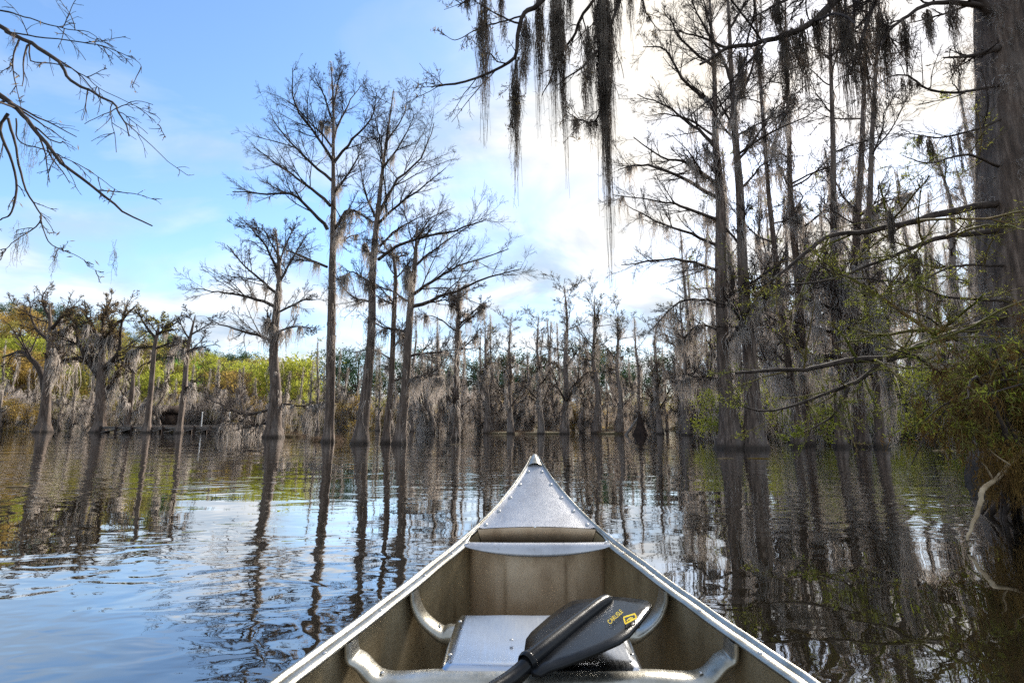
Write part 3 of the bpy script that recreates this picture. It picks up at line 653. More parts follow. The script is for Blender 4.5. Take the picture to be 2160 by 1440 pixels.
# ------------------------------------------------------------------ left far bank heroes
hero('stout triple-trunk cypress near the left edge, moss at its waist', [(92, 912), (93, 890), (98, 830), (104, 750), (106, 690), (104, 640)], 42, [50, 32, 21, 15, 10, 3],
     [([(96, 830), (75, 770), (45, 745), (5, 760)], 14), ([(100, 800), (125, 760), (175, 745)], 14), ([(105, 720), (70, 680), (60, 630)], 8), ([(105, 700), (140, 660), (170, 650)], 8), ([(104, 670), (90, 630), (100, 606)], 6)], 21,
     extra=8, extra_t=(0.5, 0.98), extra_len=(2, 4), lv=(9, 7, 4), moss=150, mossL=(0.6, 3.0), twr=0.016, mossr=0.03, leaf='leaf_rust', nleaf=2200, leaf_size=0.13, flute=0.35, single=6)
hero('broad cypress with a rust brown crown on the left bank', [(208, 912), (210, 890), (212, 820), (215, 740), (218, 700), (215, 660)], 41, [48, 30, 20, 15, 10, 3],
     [([(212, 800), (180, 750), (165, 720), (160, 690)], 14), ([(215, 740), (195, 690), (170, 650)], 10), ([(217, 720), (250, 680), (290, 650)], 10), ([(216, 700), (225, 660), (240, 628)], 8), ([(214, 780), (255, 740), (262, 690), (275, 640)], 10), ([(210, 840), (240, 800), (250, 770)], 10)], 22,
     extra=8, extra_t=(0.5, 0.98), extra_len=(2, 4), lv=(10, 8, 4), moss=170, mossL=(0.6, 3.2), twr=0.016, mossr=0.03, leaf='leaf_rust', nleaf=6500, leaf_size=0.14, flute=0.35, single=6)
hero('thin broken cypress stem between the rust-crowned tree and a leaning one', [(268, 912), (270, 890), (278, 830), (282, 778)], 42, [24, 15, 11, 7], [([(280, 790), (300, 770), (330, 760)], 5), ([(281, 785), (262, 765), (240, 760)], 5)], 23,
     extra=5, extra_t=(0.4, 0.98), extra_len=(1, 2.5), lv=(6, 6, 3), moss=60, mossL=(0.6, 2.6), twr=0.016, mossr=0.03, single=4)
hero('leaning cypress with flat spreading top on the left bank', [(308, 913), (311, 890), (318, 820), (326, 735), (333, 700), (336, 680)], 40, [32, 18, 13, 10, 8, 2],
     [([(330, 715), (300, 680), (290, 660)], 6), ([(332, 705), (360, 690), (395, 668)], 6), ([(327, 735), (370, 720), (400, 722)], 5), ([(328, 730), (290, 735), (265, 742)], 5)], 24,
     extra=6, extra_t=(0.6, 0.98), extra_len=(1.5, 3.2), lv=(9, 7, 4), moss=45, mossL=(0.5, 1.8), twr=0.016, mossr=0.03, leaf='leaf_olive', nleaf=900, leaf_size=0.2, single=4)
hero('bare leaning cypress beside the wooden dock', [(376, 913), (380, 890), (389, 820), (394, 750), (404, 700), (412, 664)], 39, [28, 17, 14, 10, 7, 2],
     [([(396, 740), (420, 735), (455, 730)], 5), ([(400, 715), (385, 690), (378, 670)], 4), ([(404, 705), (430, 690), (445, 680)], 4), ([(392, 760), (370, 750), (350, 752)], 4), ([(388, 825), (405, 810), (415, 800)], 8)], 25,
     extra=5, extra_t=(0.55, 0.98), extra_len=(1.2, 3.0), lv=(9, 6, 4), moss=40, mossL=(0.5, 1.8), twr=0.015, mossr=0.03, single=4)
# ------------------------------------------------------------------ right stand heroes
hero('big cypress at the front of the right stand, limbs fanning far left', [(1542, 944), (1541, 915), (1535, 850), (1527, 768), (1520, 600), (1520, 417), (1509, 292), (1507, 167), (1500, 60), (1495, -60)], 16.2, [96, 64, 42, 34, 30, 25, 17, 12, 8, 3],
     [([(1509, 312), (1463, 267), (1405, 233), (1342, 205)], 9), ([(1510, 387), (1447, 342), (1397, 325), (1328, 283)], 9), ([(1515, 417), (1405, 365), (1340, 350), (1297, 360)], 9), ([(1518, 465), (1447, 433), (1405, 417), (1297, 404)], 8),
      ([(1519, 520), (1447, 490), (1380, 470), (1320, 440)], 8), ([(1520, 572), (1447, 554), (1376, 554), (1313, 562)], 8), ([(1508, 230), (1440, 170), (1390, 110), (1350, 100)], 8), ([(1505, 140), (1440, 80), (1400, 20)], 7), ([(1510, 290), (1420, 240), (1350, 240)], 6),
      ([(1524, 640), (1470, 630), (1420, 645), (1385, 690)], 7), ([(1526, 700), (1475, 690), (1440, 720), (1405, 710)], 6), ([(1508, 260), (1560, 200), (1600, 160)], 6), ([(1530, 800), (1480, 790), (1420, 800)], 5), ([(1502, 90), (1470, 20), (1450, -40)], 6)],
     31, extra=10, extra_t=(0.35, 0.98), extra_len=(1.4, 3.2), lv=(13, 9, 5), moss=320, mossL=(0.2, 1.4), trunk_moss=110, single=14, seclen=(0.25, 0.5))
hero('cypress with paired forked top right behind the front tree of the right stand', [(1590, 948), (1590, 915), (1588, 852), (1580, 727), (1569, 602), (1561, 417), (1551, 292), (1542, 146), (1538, 40), (1530, -80)], 16.0, [94, 62, 42, 33, 28, 22, 18, 13, 9, 4],
     [([(1552, 300), (1530, 240), (1500, 180)], 7), ([(1545, 180), (1500, 90), (1470, -20)], 8), ([(1548, 230), (1580, 150), (1600, 60), (1610, -20)], 8), ([(1556, 340), (1600, 280), (1640, 220)], 7), ([(1540, 104), (1467, 75), (1384, 62)], 7), ([(1565, 520), (1520, 470), (1480, 450)], 6), ([(1560, 400), (1610, 350), (1660, 330)], 6),
      ([(1540, 60), (1580, 0), (1600, -50)], 7), ([(1575, 660), (1630, 620), (1680, 600)], 6)],
     32, extra=12, extra_t=(0.35, 0.98), extra_len=(1.4, 3.2), lv=(12, 9, 5), moss=200, mossL=(0.2, 1.3), trunk_moss=120, single=12)
def stand(label, pts, Y, rad, seed, **kw):
    k = dict(extra=18, extra_t=(0.25, 0.98), extra_len=(1.4, 3.6), lv=(9, 7, 4), moss=210, mossL=(0.3, 2.0), trunk_moss=55, single=8, twr=0.007, mossr=0.014); k.update(kw)
    return hero(label, pts, Y, rad, [], seed, **k)
stand('thin tall cypress leaning left behind the forked tree of the right stand', [(1682, 941), (1680, 910), (1676, 852), (1655, 706), (1638, 560), (1622, 417), (1613, 292), (1600, 120), (1590, -40)], 17.5, [43, 27, 19, 15, 14, 12, 10, 8, 3], 33)
stand('pale moss-wrapped cypress, third broad trunk of the right stand', [(1706, 938), (1705, 910), (1700, 850), (1690, 706), (1680, 560), (1668, 417), (1665, 333), (1660, 150), (1655, -40)], 18.5, [40, 26, 22, 19, 17, 15, 13, 9, 3], 34, trunk_moss=90)
stand('dark straight cypress in the middle of the right stand', [(1774, 943), (1772, 910), (1768, 810), (1763, 685), (1758, 585), (1758, 420), (1757, 292), (1752, 120), (1750, -40)], 17.0, [48, 29, 23, 21, 18, 15, 13, 9, 3], 35)
stand('cypress with wide cone-shaped base right of the dark straight trunk', [(1818, 940), (1817, 910), (1809, 810), (1801, 643), (1806, 500), (1815, 360), (1822, 220), (1826, 60), (1830, -40)], 17.6, [62, 39, 26, 21, 18, 15, 12, 9, 4], 36)
stand('leaning cypress behind the long pale moss strand', [(1860, 944), (1858, 910), (1851, 810), (1834, 685), (1826, 560), (1835, 417), (1840, 280), (1850, 100), (1856, -40)], 16.8, [43, 30, 24, 19, 16, 14, 12, 9, 4], 37)
# ------------------------------------------------------------------ near tree at the right edge, its limbs and moss
YN = 7.2
r = rg(41)
tr = [at(x, y, YN) for x, y in ((2162, 1030), (2160, 940), (2152, 800), (2143, 650), (2134, 450), (2124, 250), (2112, 60), (2100, -140), (2090, -330))]
nb = tr[0].copy(); nb[2] = 0.15; tr[0][2] = -0.3
nt_ = thing('cypress_tree', 'massive grey-mossed cypress trunk filling the right edge', 'tree', nb)
V, q, TP, TR = trunk_mesh(np.array(tr) - nb, [0.60, 0.50, 0.43, 0.40, 0.38, 0.36, 0.34, 0.28, 0.2], r, 40, 90, 0.12, 9, 1.0, 0.05)
obj('trunk', mesh('trunk', V, q, M['bark']), nt_)
def near_limb(root, base, pts3, r0, r_, name='limb', sides=9, K=26, wob=0.012, r1=0.2):
    p = spline(np.array(pts3) - base, K)[None]; ln = np.linalg.norm(np.diff(p[0], axis=0), axis=1).sum(); p = wander(p, [wob * ln], r_)
    R_ = r0 * np.linspace(1, r1, K)[None] * (1 + r_.normal(0, 0.05, (1, K)))
    obj(name, mesh(name, *tubes(p, R_, sides), M['limb']), root); return p[0], R_[0]
def near_twigs(root, LP, LR, r_, n=(9, 7, 5), ln=(0.15, 0.35), up=(0.0, 0.02, 0.0), twr=0.0022, mt='twig', leaf=None, nleaf=0, ls=0.04, flat=0.6, t0=0.15, asp=0.2, droop=0.4):
    LP, LR = np.array(LP), np.array(LR)
    P1, R1 = grow(LP, LR, n[0], r_, ln, (25, 65), up[0], 8, t0, 1.0, 0.5, 0.11, flat, twr * 1.8)
    P2, R2 = grow(P1, R1, n[1], r_, (0.25, 0.5), (25, 60), up[1], 6, 0.1, 1.0, 0.55, 0.13, flat, twr * 1.3)
    parts = [tubes(P1, R1, 5), tubes(P2, R2, 4)]; fin = P2
    if n[2]:
        P3, R3 = grow(P2, R2, n[2], r_, (0.3, 0.6), (25, 60), up[2], 3, 0.1, 1.0, 0.7, 0.2, flat, twr); parts.append(tubes(P3, R3, 3)); fin = P3
    V, F = join(parts); obj('twigs', mesh('twigs', V, F, M[mt]), root, kind='stuff')
    if nleaf:
        c = sample(fin, nleaf, r_, 0.0, 1.0) + r_.normal(0, ls * 0.35, (nleaf, 3))
        V, F = leaves(c, ls, r_, asp, droop); obj('foliage', mesh('foliage', V, F, M[leaf], False), root, kind='stuff')
    return P1, P2
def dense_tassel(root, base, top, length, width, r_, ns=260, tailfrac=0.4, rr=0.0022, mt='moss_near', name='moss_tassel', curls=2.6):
    """shaggy moss tassel: long core strands plus short curls standing off it"""
    top = np.asarray(top) - base; K = 10
    sway = r_.normal(0, 0.02 * length, (2,))
    n1 = int(ns * 0.6); P = np.zeros((n1, K, 3)); tt = np.linspace(0, 1, K)
    rank = r_.uniform(0, 1, n1); ln = length * np.where(rank < 0.12, r_.uniform(0.7, 1.0, n1), r_.uniform(0.25, 1 - tailfrac, n1) )
    st = r_.uniform(0, 0.25, n1) * length * (rank > 0.12)
    ang = r_.uniform(0, 6.28, n1); rad = width * 0.5 * np.sqrt(r_.uniform(0, 1, n1)) * np.where(rank < 0.12, 0.25, 1.0)
    for k in range(K):
        z = st + ln * tt[k]; f = np.clip(z / length, 0, 1)
        env = np.clip(0.55 + 2.2 * f, 0, 1) * (1 - f) ** 0.55 * (1 + 0.3 * np.sin(f * 23 + ang * 2)) + 0.05
        P[:, k, 0] = top[0] + np.cos(ang) * rad * env + sway[0] * f ** 2; P[:, k, 1] = top[1] + np.sin(ang) * rad * env + sway[1] * f ** 2; P[:, k, 2] = top[2] - z
    P[:, 1:] += np.cumsum(r_.normal(0, 0.007 + width * 0.03, (n1, K - 1, 3)), axis=1) * np.array((1, 1, 0.2)) * 0.7
    R_ = rr * r_.uniform(0.7, 1.4, (n1, 1)) * np.linspace(1.1, 0.5, K)[None]
    nc = int(ns * curls); s = sample(P, nc, r_, 0.05, 1.0); d = nrm(r_.normal(0, 1, (nc, 3)) + np.array((0, 0, -0.5))); L_ = r_.uniform(0.02, 0.075, nc)[:, None] * min(1.0, 0.6 + width * 3)
    Q = np.zeros((nc, 3, 3)); Q[:, 0] = s
    for k in range(1, 3):
        d = nrm(d + r_.normal(0, 0.6, d.shape) + np.array((0, 0, -0.3))); Q[:, k] = Q[:, k - 1] + d * L_ / 2
    V, F = join([tubes(P, R_, 3), tubes(Q, np.full((nc, 3), rr * 0.75) * np.linspace(1, 0.5, 3)[None], 3)])
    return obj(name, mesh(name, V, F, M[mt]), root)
def lp(pts, Y0, Y1): n = len(pts); return [at(x, y, Y0 + (Y1 - Y0) * i / (n - 1)) for i, (x, y) in enumerate(pts)]
def limbset(root, base, specs, r_):
    out = []
    for pts, r0, y0, y1 in specs: out.append(near_limb(root, base, lp(pts, y0, y1), r0, r_))
    return out
low = limbset(nt_, nb, [
    ([(2150, 640), (2072, 681), (1988, 710), (1926, 731), (1884, 750), (1822, 754), (1738, 768), (1676, 781), (1555, 776)], 0.075, 7.1, 5.4),
    ([(1870, 755), (1850, 773), (1800, 812), (1740, 835), (1676, 856), (1600, 866), (1545, 846)], 0.030, 6.1, 5.2),
    ([(1790, 818), (1775, 850), (1755, 880), (1715, 905), (1690, 915), (1655, 934)], 0.018, 5.7, 5.3),
    ([(2125, 425), (1988, 450), (1909, 471), (1822, 492), (1738, 504), (1655, 571), (1610, 606)], 0.055, 7.1, 5.8),
    ([(2125, 483), (1988, 504), (1905, 529), (1780, 579), (1642, 604)], 0.042, 7.1, 6.2),
    ([(2150, 635), (2009, 631), (1905, 602), (1801, 598), (1700, 560)], 0.022, 7.0, 5.6),
    ([(2150, 860), (2088, 827), (1988, 793), (1926, 756), (1860, 735)], 0.028, 6.6, 5.0),
    ([(2130, 360), (2040, 330), (1960, 345), (1900, 330)], 0.022, 7.1, 6.0),
    ([(2140, 560), (2020, 560), (1930, 600), (1850, 640)], 0.022, 7.1, 5.6),
    ([(2145, 760), (2060, 740), (1960, 660), (1880, 640)], 0.020, 7.0, 5.4)], r)
near_twigs(nt_, [p for p, _ in low], [q for _, q in low], r, (11, 8, 4), (0.16, 0.42), (0.01, 0.02, 0.02), 0.0020, 'twig_green', 'leaf_lime', 7000, 0.034)
top_l = limbset(nt_, nb, [
    ([(2110, 60), (1990, -60), (1860, -80), (1751, 8), (1697, 58), (1638, 87), (1580, 108), (1526, 125), (1463, 162)], 0.075, 7.1, 6.0),
    ([(2108, 20), (1990, 8), (1897, 50), (1840, 120)], 0.045, 7.1, 6.4),
    ([(1800, -50), (1700, -20), (1640, 5), (1584, 29)], 0.035, 6.6, 6.0),
    ([(2112, 100), (2063, 115), (1984, 126)], 0.050, 7.0, 6.7),
    ([(1870, -60), (1830, 40), (1790, 160)], 0.045, 6.7, 6.5),
    ([(2110, 180), (1990, 200), (1900, 160), (1830, 200)], 0.022, 7.0, 6.2),
    ([(2115, 250), (2000, 290), (1900, 270)], 0.020, 7.0, 6.2)], r)
near_twigs(nt_, [p for p, _ in top_l], [q for _, q in top_l], r, (11, 8, 4), (0.16, 0.42), (0.03, 0.03, 0.02), 0.0026, 'twig')
for x, y0, y1, wd_, yy in ((1668, 60, 210, .26, 6.4), (1650, 70, 260, .16, 6.3), (1690, 40, 250, .22, 6.4), (1765, -20, 330, .30, 6.6), (1782, 0, 290, .2, 6.5), (1835, -10, 230, .40, 6.7), (1815, 60, 290, .22, 6.6), (1858, 20, 260, .18, 6.6),
                         (1600, 95, 190, .12, 6.1), (1560, 110, 260, .10, 6.1), (1720, 20, 180, .16, 6.4), (1905, 40, 180, .14, 6.5), (1640, -10, 140, .2, 6.2), (2005, 5, 120, .2, 6.9), (1955, 20, 120, .14, 6.8), (1876, 440, 560, .10, 6.3), (1930, 530, 650, .10, 6.4)):
    dense_tassel(nt_, nb, at(x, y0, yy), at(x, y0, yy)[2] - at(x, y1, yy)[2], wd_, r, 130, 0.35, 0.0034)
for p_ in sample(np.array([p for p, _ in top_l]), 30, r, 0.15, 0.95): dense_tassel(nt_, nb, p_ + nb, float(r.uniform(.12, .8) ** 1.5 + .08), float(r.uniform(.05, .16)), r, 30, 0.35, 0.0036)
dense_tassel(nt_, nb, at(1866, 752, 5.9), 225 * 5.9 / FPX, 0.15, r, 120, 0.35, 0.003, 'moss')
for x, y0, y1 in ((1752, 770, 850), (1960, 712, 790), (1690, 780, 830), (2030, 690, 790)):
    dense_tassel(nt_, nb, at(x, y0, 5.9), (y1 - y0) * 5.9 / FPX, 0.1, r, 70, 0.35, 0.003, 'moss')
# grey moss coat on the trunk
i = r.integers(8, 88, 400); a = r.uniform(2.2, 5.6, 400); pts = TP[i] + np.stack([np.cos(a) * TR[i], np.sin(a) * TR[i], r.uniform(-.1, .1, 400)], 1) * 1.02
keep = (np.sin(a * 2 + pts[:, 2] * 0.8) + r.normal(0, .6, 400) + (pts[:, 2] - 3.2) * 0.25) > -0.1; pts = pts[keep]
P, R_ = tassels(pts, r.uniform(0.12, 0.6, len(pts)), np.full(len(pts), 0.16), 14, 8, 0.0036, r, 0.7)
obj('moss', mesh('moss', *tubes(P, R_, 3), M['moss']), nt_, kind='stuff')

# ------------------------------------------------------------------ limb reaching in overhead, hung with long moss tassels
r = rg(42); YO = 5.0
ob = np.array((6.8, 3.6, -0.3))
ot = thing('overhanging_cypress', 'cypress limb reaching in from above the bow with long moss tassels', 'tree', ob)
tp = [ob + np.array(v) for v in ((0, 0, 0), (0, 0, 1.0), (0.05, 0, 4), (-0.1, 0.1, 8), (-0.2, 0.1, 12))]
V, q, TP, TR = trunk_mesh(np.array(tp) - ob, [0.8, 0.5, 0.36, 0.3, 0.2], r); obj('trunk', mesh('trunk', V, q, M['bark']), ot)
root_pt = ob + np.array((-0.1, 0.1, 8.0))
mainl = [root_pt, root_pt + np.array((-2.5, 0.7, -0.6)), at(1330, -170, YO + .1)]
L0 = near_limb(ot, ob, mainl, 0.12, r, r1=0.5)
ol_ = limbset(ot, ob, [
    ([(1330, -170), (1200, -60), (1133, 12), (1108, 33), (1096, 80), (1094, 118), (1058, 142), (1008, 163), (950, 171), (922, 178)], 0.032, YO + .1, YO - .3),
    ([(1330, -170), (1275, -40), (1225, 33), (1208, 75), (1183, 112), (1160, 170), (1146, 205)], 0.024, YO + .1, YO + .4),
    ([(1330, -170), (1320, -40), (1290, 60), (1250, 129), (1208, 154), (1172, 178)], 0.022, YO + .1, YO - .2),
    ([(1290, 60), (1275, 180), (1258, 250), (1229, 255), (1208, 246), (1186, 228)], 0.014, YO, YO + .1),
    ([(1330, -170), (1200, -110), (1090, -60), (1020, -20), (975, 20)], 0.024, YO + .1, YO - .4),
    ([(1330, -170), (1345, -60), (1360, 20), (1385, 60)], 0.02, YO + .1, YO + .5),
    ([(1108, 33), (1060, 45), (1010, 60), (960, 85), (930, 70)], 0.010, YO, YO - .3),
    ([(1094, 121), (1080, 170), (1090, 210), (1075, 255)], 0.008, YO, YO - .1)], r)
near_twigs(ot, [p for p, _ in ol_], [q for _, q in ol_], r, (9, 6, 4), (0.14, 0.32), (-0.02, -0.04, -0.05), 0.0022, 'twig', 'leaf_rust', 500, 0.05, 0.3, 0.3)
for x, y0, y1, wd_, n_ in ((1022, -20, 312, .17, 230), (1058, -30, 110, .07, 90), (1088, 118, 442, .13, 170), (1110, 36, 195, .13, 170), (1104, 110, 200, .1, 90), (1137, -30, 322, .12, 190), (1168, -30, 310, .15, 260), (1182, -30, 422, .10, 160), (1200, -60, 110, .10, 110),
                         (1240, 55, 270, .11, 150), (1232, 140, 300, .06, 60), (1264, -60, 480, .22, 420), (1270, -40, 650, .12, 300), (1278, -40, 330, .15, 200), (1300, -40, 120, .10, 90), (1328, -60, 135, .06, 60), (1215, 250, 300, .06, 40), (1245, 250, 330, .07, 50), (985, -10, 40, .05, 40)):
    dense_tassel(ot, ob, at(x, y0, YO + r.uniform(-.12, .12)), at(x, y0, YO)[2] - at(x, y1, YO)[2], wd_, r, n_, 0.42, 0.0021)

for p_ in sample(np.array([p for p, _ in ol_]), 22, r, 0.2, 0.9): dense_tassel(ot, ob, p_ + ob, float(r.uniform(.05, .35)), float(r.uniform(.03, .07)), r, 26, 0.35, 0.0021)

# ------------------------------------------------------------------ bare branches of a tree standing just outside on the left
r = rg(43); YL = 4.6
lb = np.array((-6.6, 5.0, -0.3)); lt = thing('cypress_tree', 'dark bare cypress branches reaching in at the upper left corner', 'tree', lb)
tp = [lb + np.array(v) for v in ((0, 0, 0), (0, 0, 1.0), (0.1, 0, 3), (0.15, 0, 5), (0.0, 0, 8))]
V, q, TP, TR = trunk_mesh(np.array(tp) - lb, [0.7, 0.42, 0.3, 0.26, 0.15], r); obj('trunk', mesh('trunk', V, q, M['bark']), lt)
def ext(pts, x0, y0): return [(x0, y0)] + pts
ll = limbset(lt, lb, [
    ([(-430, -60), (-120, -20), (0, 52), (26, 75), (69, 97), (129, 129), (146, 164), (185, 194), (241, 228), (258, 250), (293, 306)], 0.0272, YL + .4, YL - .2),
    ([(-430, 100), (-140, 130), (0, 215), (26, 241), (56, 267), (90, 314), (142, 375), (207, 422), (258, 465), (310, 497)], 0.0306, YL + .4, YL - .2),
    ([(17, 240), (2, 276), (30, 366), (24, 452), (0, 467), (-30, 480)], 0.0150, YL + .1, YL),
    ([(17, 250), (30, 310), (52, 396), (84, 456), (43, 495), (0, 528)], 0.0122, YL + .1, YL),
    ([(84, 456), (99, 508), (121, 525), (164, 543), (177, 558), (211, 575)], 0.0054, YL, YL - .1),
    ([(-200, 0), (0, 26), (52, 37), (112, 52), (185, 62), (215, 78)], 0.0095, YL + .3, YL),
    ([(10, 60), (34, 67), (86, 75), (189, 88), (245, 103), (301, 129), (304, 151)], 0.0082, YL + .1, YL - .2),
    ([(40, 85), (24, 121), (30, 181), (45, 241)], 0.0088, YL + .1, YL),
    ([(62, 95), (69, 129), (129, 138), (181, 159), (211, 185), (319, 239), (323, 258)], 0.0068, YL, YL - .3),
    ([(34, 250), (34, 297), (86, 319), (146, 340), (207, 375), (245, 405), (276, 418)], 0.0068, YL, YL - .2)], r)
near_twigs(lt, [p for p, _ in ll], [q for _, q in ll], r, (8, 4, 1), (0.10, 0.26), (-0.05, -0.05, -0.05), 0.0026, 'twig', 'leaf_rust', 70, 0.06, 0.4, 0.25)
for x, y0, y1, wd_ in ((38, 460, 640, .05), (52, 470, 600, .05), (75, 290, 440, .06), (30, 60, 140, .05), (245, 505, 620, .04), (118, 520, 610, .05), (60, 240, 420, .06)):
    dense_tassel(lt, lb, at(x, y0, YL), at(x, y0, YL)[2] - at(x, y1, YL)[2], wd_, r, 14, 0.5, 0.0014, curls=4.0)

# ------------------------------------------------------------------ drooping shrub at the right edge and the pale branch in front
r = rg(44)
bb = at(2200, 1090, 4.3); bb[2] = -0.1
bs = thing('shrub', 'tangled shrub with ochre dead leaves drooping to the water at the right edge', 'shrub', bb)
sl = []
for k in range(16):
    tx, ty = r.uniform(1930, 2140), r.uniform(800, 1000); Yk = r.uniform(3.7, 5.2)
    top = at(r.uniform(2080, 2230), r.uniform(740, 830), (Yk + 4.4) / 2); end = at(tx, ty, Yk)
    sl.append(near_limb(bs, bb, [bb + np.array((r.uniform(-.2, .4), r.uniform(-.2, .6), 0)), bb + (top - bb) * np.array((.6, .6, .6)), top, end], r.uniform(.012, .03), r, 'stem', 7, 16, 0.03))
P1, P2 = near_twigs(bs, [p for p, _ in sl], [q for _, q in sl], r, (10, 7, 4), (0.14, 0.35), (-0.06, -0.08, -0.1), 0.0024, 'twig_green', 'leaf_lime', 5000, 0.045, 0.0, 0.2, 0.2, 1.0)
pt = np.concatenate([sample(P1, 300, r), sample(P2, 450, r)])
pt = np.concatenate([pt, np.array([at(r.uniform(2065, 2200), r.uniform(930, 1040), r.uniform(3.9, 4.6)) - bb for _ in range(170)])])
P, R_ = tassels(pt, r.uniform(0.08, 0.36, len(pt)), np.full(len(pt), 0.05), 4, 5, 0.003, r, 0.35)
V, F = join([tubes(P, R_, 3), leaves(sample(P, 5500, r) + r.normal(0, .012, (5500, 3)), 0.034, r, 0.25, 1.4)]); obj('dead_leaves', mesh('dead_leaves', V, F, M['dead_leaf'], False), bs, kind='stuff')
pb = ground(2040, 1136); pbr = thing('fallen_branch', 'pale peeled branch dipping into the water below the shrub', 'branch', pb)
pp = [at(2040, 1140, 3.55), at(2050, 1118, 3.6), at(2062, 1092, 3.65), at(2070, 1060, 3.72), at(2076, 1030, 3.8), at(2112, 1003, 3.95), at(2160, 948, 4.2), at(2240, 900, 4.5)]
P_ = spline(np.array(pp) - pb, 40)[None]; obj('stem', mesh('stem', *tubes(wander(P_, [.02], r), np.interp(np.linspace(0, 1, 40), [0, .3, .5, 1], [.007, .013, .015, .018])[None] * (1 + r.normal(0, .05, (1, 40))), 10), M['pale_wood']), pbr)
for pts in ([(2095, 1012), (2080, 985), (2070, 975)], [(2130, 980), (2100, 960), (2085, 945)]):
    P_ = spline(np.array(lp(pts, 3.95, 3.9)) - pb, 8)[None]; obj('side_twig', mesh('side_twig', *tubes(P_, np.linspace(.008, .003, 8)[None], 6), M['pale_wood']), pbr)
# ------------------------------------------------------------------ background wood: a few kinds, each copied tree by tree
def proto(label, h, r0, seed, group, name='cypress_tree', bend=0.25, start=0.25, **kw):
    r = rg(seed); pts = [np.array((0, 0, -0.5))]; d = r.normal(0, bend, 2)
    for f in (0.1, 0.3, 0.5, 0.75, 1.0): pts.append(np.array((d[0] * f * 1.5 + r.normal(0, bend * .4), d[1] * f * 1.5 + r.normal(0, bend * .4), h * f)))
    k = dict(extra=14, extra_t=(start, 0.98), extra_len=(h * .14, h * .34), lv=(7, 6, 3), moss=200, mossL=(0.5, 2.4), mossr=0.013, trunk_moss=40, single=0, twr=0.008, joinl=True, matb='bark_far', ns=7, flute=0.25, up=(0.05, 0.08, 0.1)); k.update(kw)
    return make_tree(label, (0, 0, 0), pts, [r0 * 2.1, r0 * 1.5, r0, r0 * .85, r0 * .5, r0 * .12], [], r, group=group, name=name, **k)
def place(pro, spots, labels=None, group=None, seed=0, smin=0.85, smax=1.15):
    r = rg(seed); out = []
    for i, (px, Y) in enumerate(spots):
        o = pro if not pro.get('used') else copy_tree(pro)
        pro['used'] = 1
        x = (px - CX) / FPX * Y / 0.988; z = max(0.0, float(terrain_z(np.array(x), np.array(Y))) - 0.1) if Y > 30 else 0.0
        o.location = (x, Y, z); o.rotation_euler = (0, 0, r.uniform(0, 6.28)); s_ = r.uniform(smin, smax); o.scale = (s_ * r.uniform(.9, 1.1), s_ * r.uniform(.9, 1.1), s_)
        if labels: o['label'] = labels[i] if isinstance(labels, list) else labels
        if group: o['group'] = group
        out.append(o)
    return out
r = rg(50)
GR = 'cypresses in the flooded wood on the right'; LRt = 'moss-draped cypress in the flooded wood behind the front right stand'
GC = 'cypresses on the far shore ahead'; LCt = 'small moss-curtained cypress on the far shore beyond the bow'
GL = 'moss-draped trees along the left bank'; LLt = 'grey moss-draped small tree along the left bank waterline'
pa = proto(LRt, 16, 0.17, 61, GR, moss=230, mossL=(0.5, 3.2), trunk_moss=90, extra=15, extra_len=(1.2, 3.2))
pb_ = proto(LRt, 12.0, 0.15, 62, GR, moss=260, mossL=(0.5, 3.0), trunk_moss=70, extra=17, start=0.15, extra_len=(1.0, 3.0))
pc = proto(LRt, 17.5, 0.19, 63, GR, moss=170, mossL=(0.4, 2.6), trunk_moss=120, extra=14, extra_len=(1.2, 3.4), leaf='leaf_lime', nleaf=1100, leaf_size=0.13)
pd = proto(LRt, 7.0, 0.11, 64, GR, moss=300, mossL=(0.5, 2.2), trunk_moss=40, extra=20, start=0.12, bend=0.5)
sp_ = []
for k in range(40): sp_.append((1440 + 780 * (k + r.uniform(0, 1)) / 40, 20 + 26 * r.uniform(0, 1) ** 0.7))
r.shuffle(sp_)
place(pa, sp_[:14], LRt, GR, 1); place(pb_, sp_[14:22], LRt, GR, 2); place(pc, sp_[22:33], LRt, GR, 3); place(pd, sp_[33:], LRt, GR, 4)
# named trees on the far shore ahead of the bow
far = [(1188, 36, 'tallest feathery-topped cypress on the far shore right of the bow', 1.0), (1252, 37, 'second tall cypress on the far shore, wide open crown', 0.98), (1078, 37, 'dark slanting cypress on the far shore above the bow tip', 0.82), (1028, 38, 'slim bare forked cypress on the far shore left of the bow tip', 0.78),
       (1140, 36, 'cypress on the far shore just left of the tallest feathery one', 0.80), (1300, 36, 'cypress on the far shore right of the wide open crown', 0.84), (1385, 36, 'far-shore cypress beside the dark pointed stump', 0.75), (1440, 33, 'far-shore cypress half hidden by the right stand', 0.85)]
pe = proto(far[0][2], 10.2, 0.17, 65, GC, moss=110, mossL=(0.4, 2.0), extra=22, start=0.3, extra_len=(1.2, 3.0), lv=(8, 6, 4), leaf='leaf_rust', nleaf=900, leaf_size=0.10)
pf = proto(far[1][2], 10.2, 0.17, 66, GC, moss=130, mossL=(0.4, 2.0), extra=20, start=0.3, extra_len=(1.4, 3.4), lv=(8, 6, 4), leaf='leaf_olive', nleaf=500, leaf_size=0.11)
for j, (x_, Y, lab, sc) in enumerate(far):
    o = place((pe, pf)[j % 2], [(x_, Y)], [lab], GC, 70 + j)[0]; o.scale = (sc, sc, sc)
def rowspots(x0, x1, n, y0, y1, seed):
    r = rg(seed); s_ = [(x0 + (x1 - x0) * (k + r.uniform(0, 1)) / n, r.uniform(y0, y1)) for k in range(n)]; r.shuffle(s_); return s_
def cp_of(p, label, group):
    c = copy_tree(p); c['label'] = label; c['group'] = group; c['used'] = 0; return c
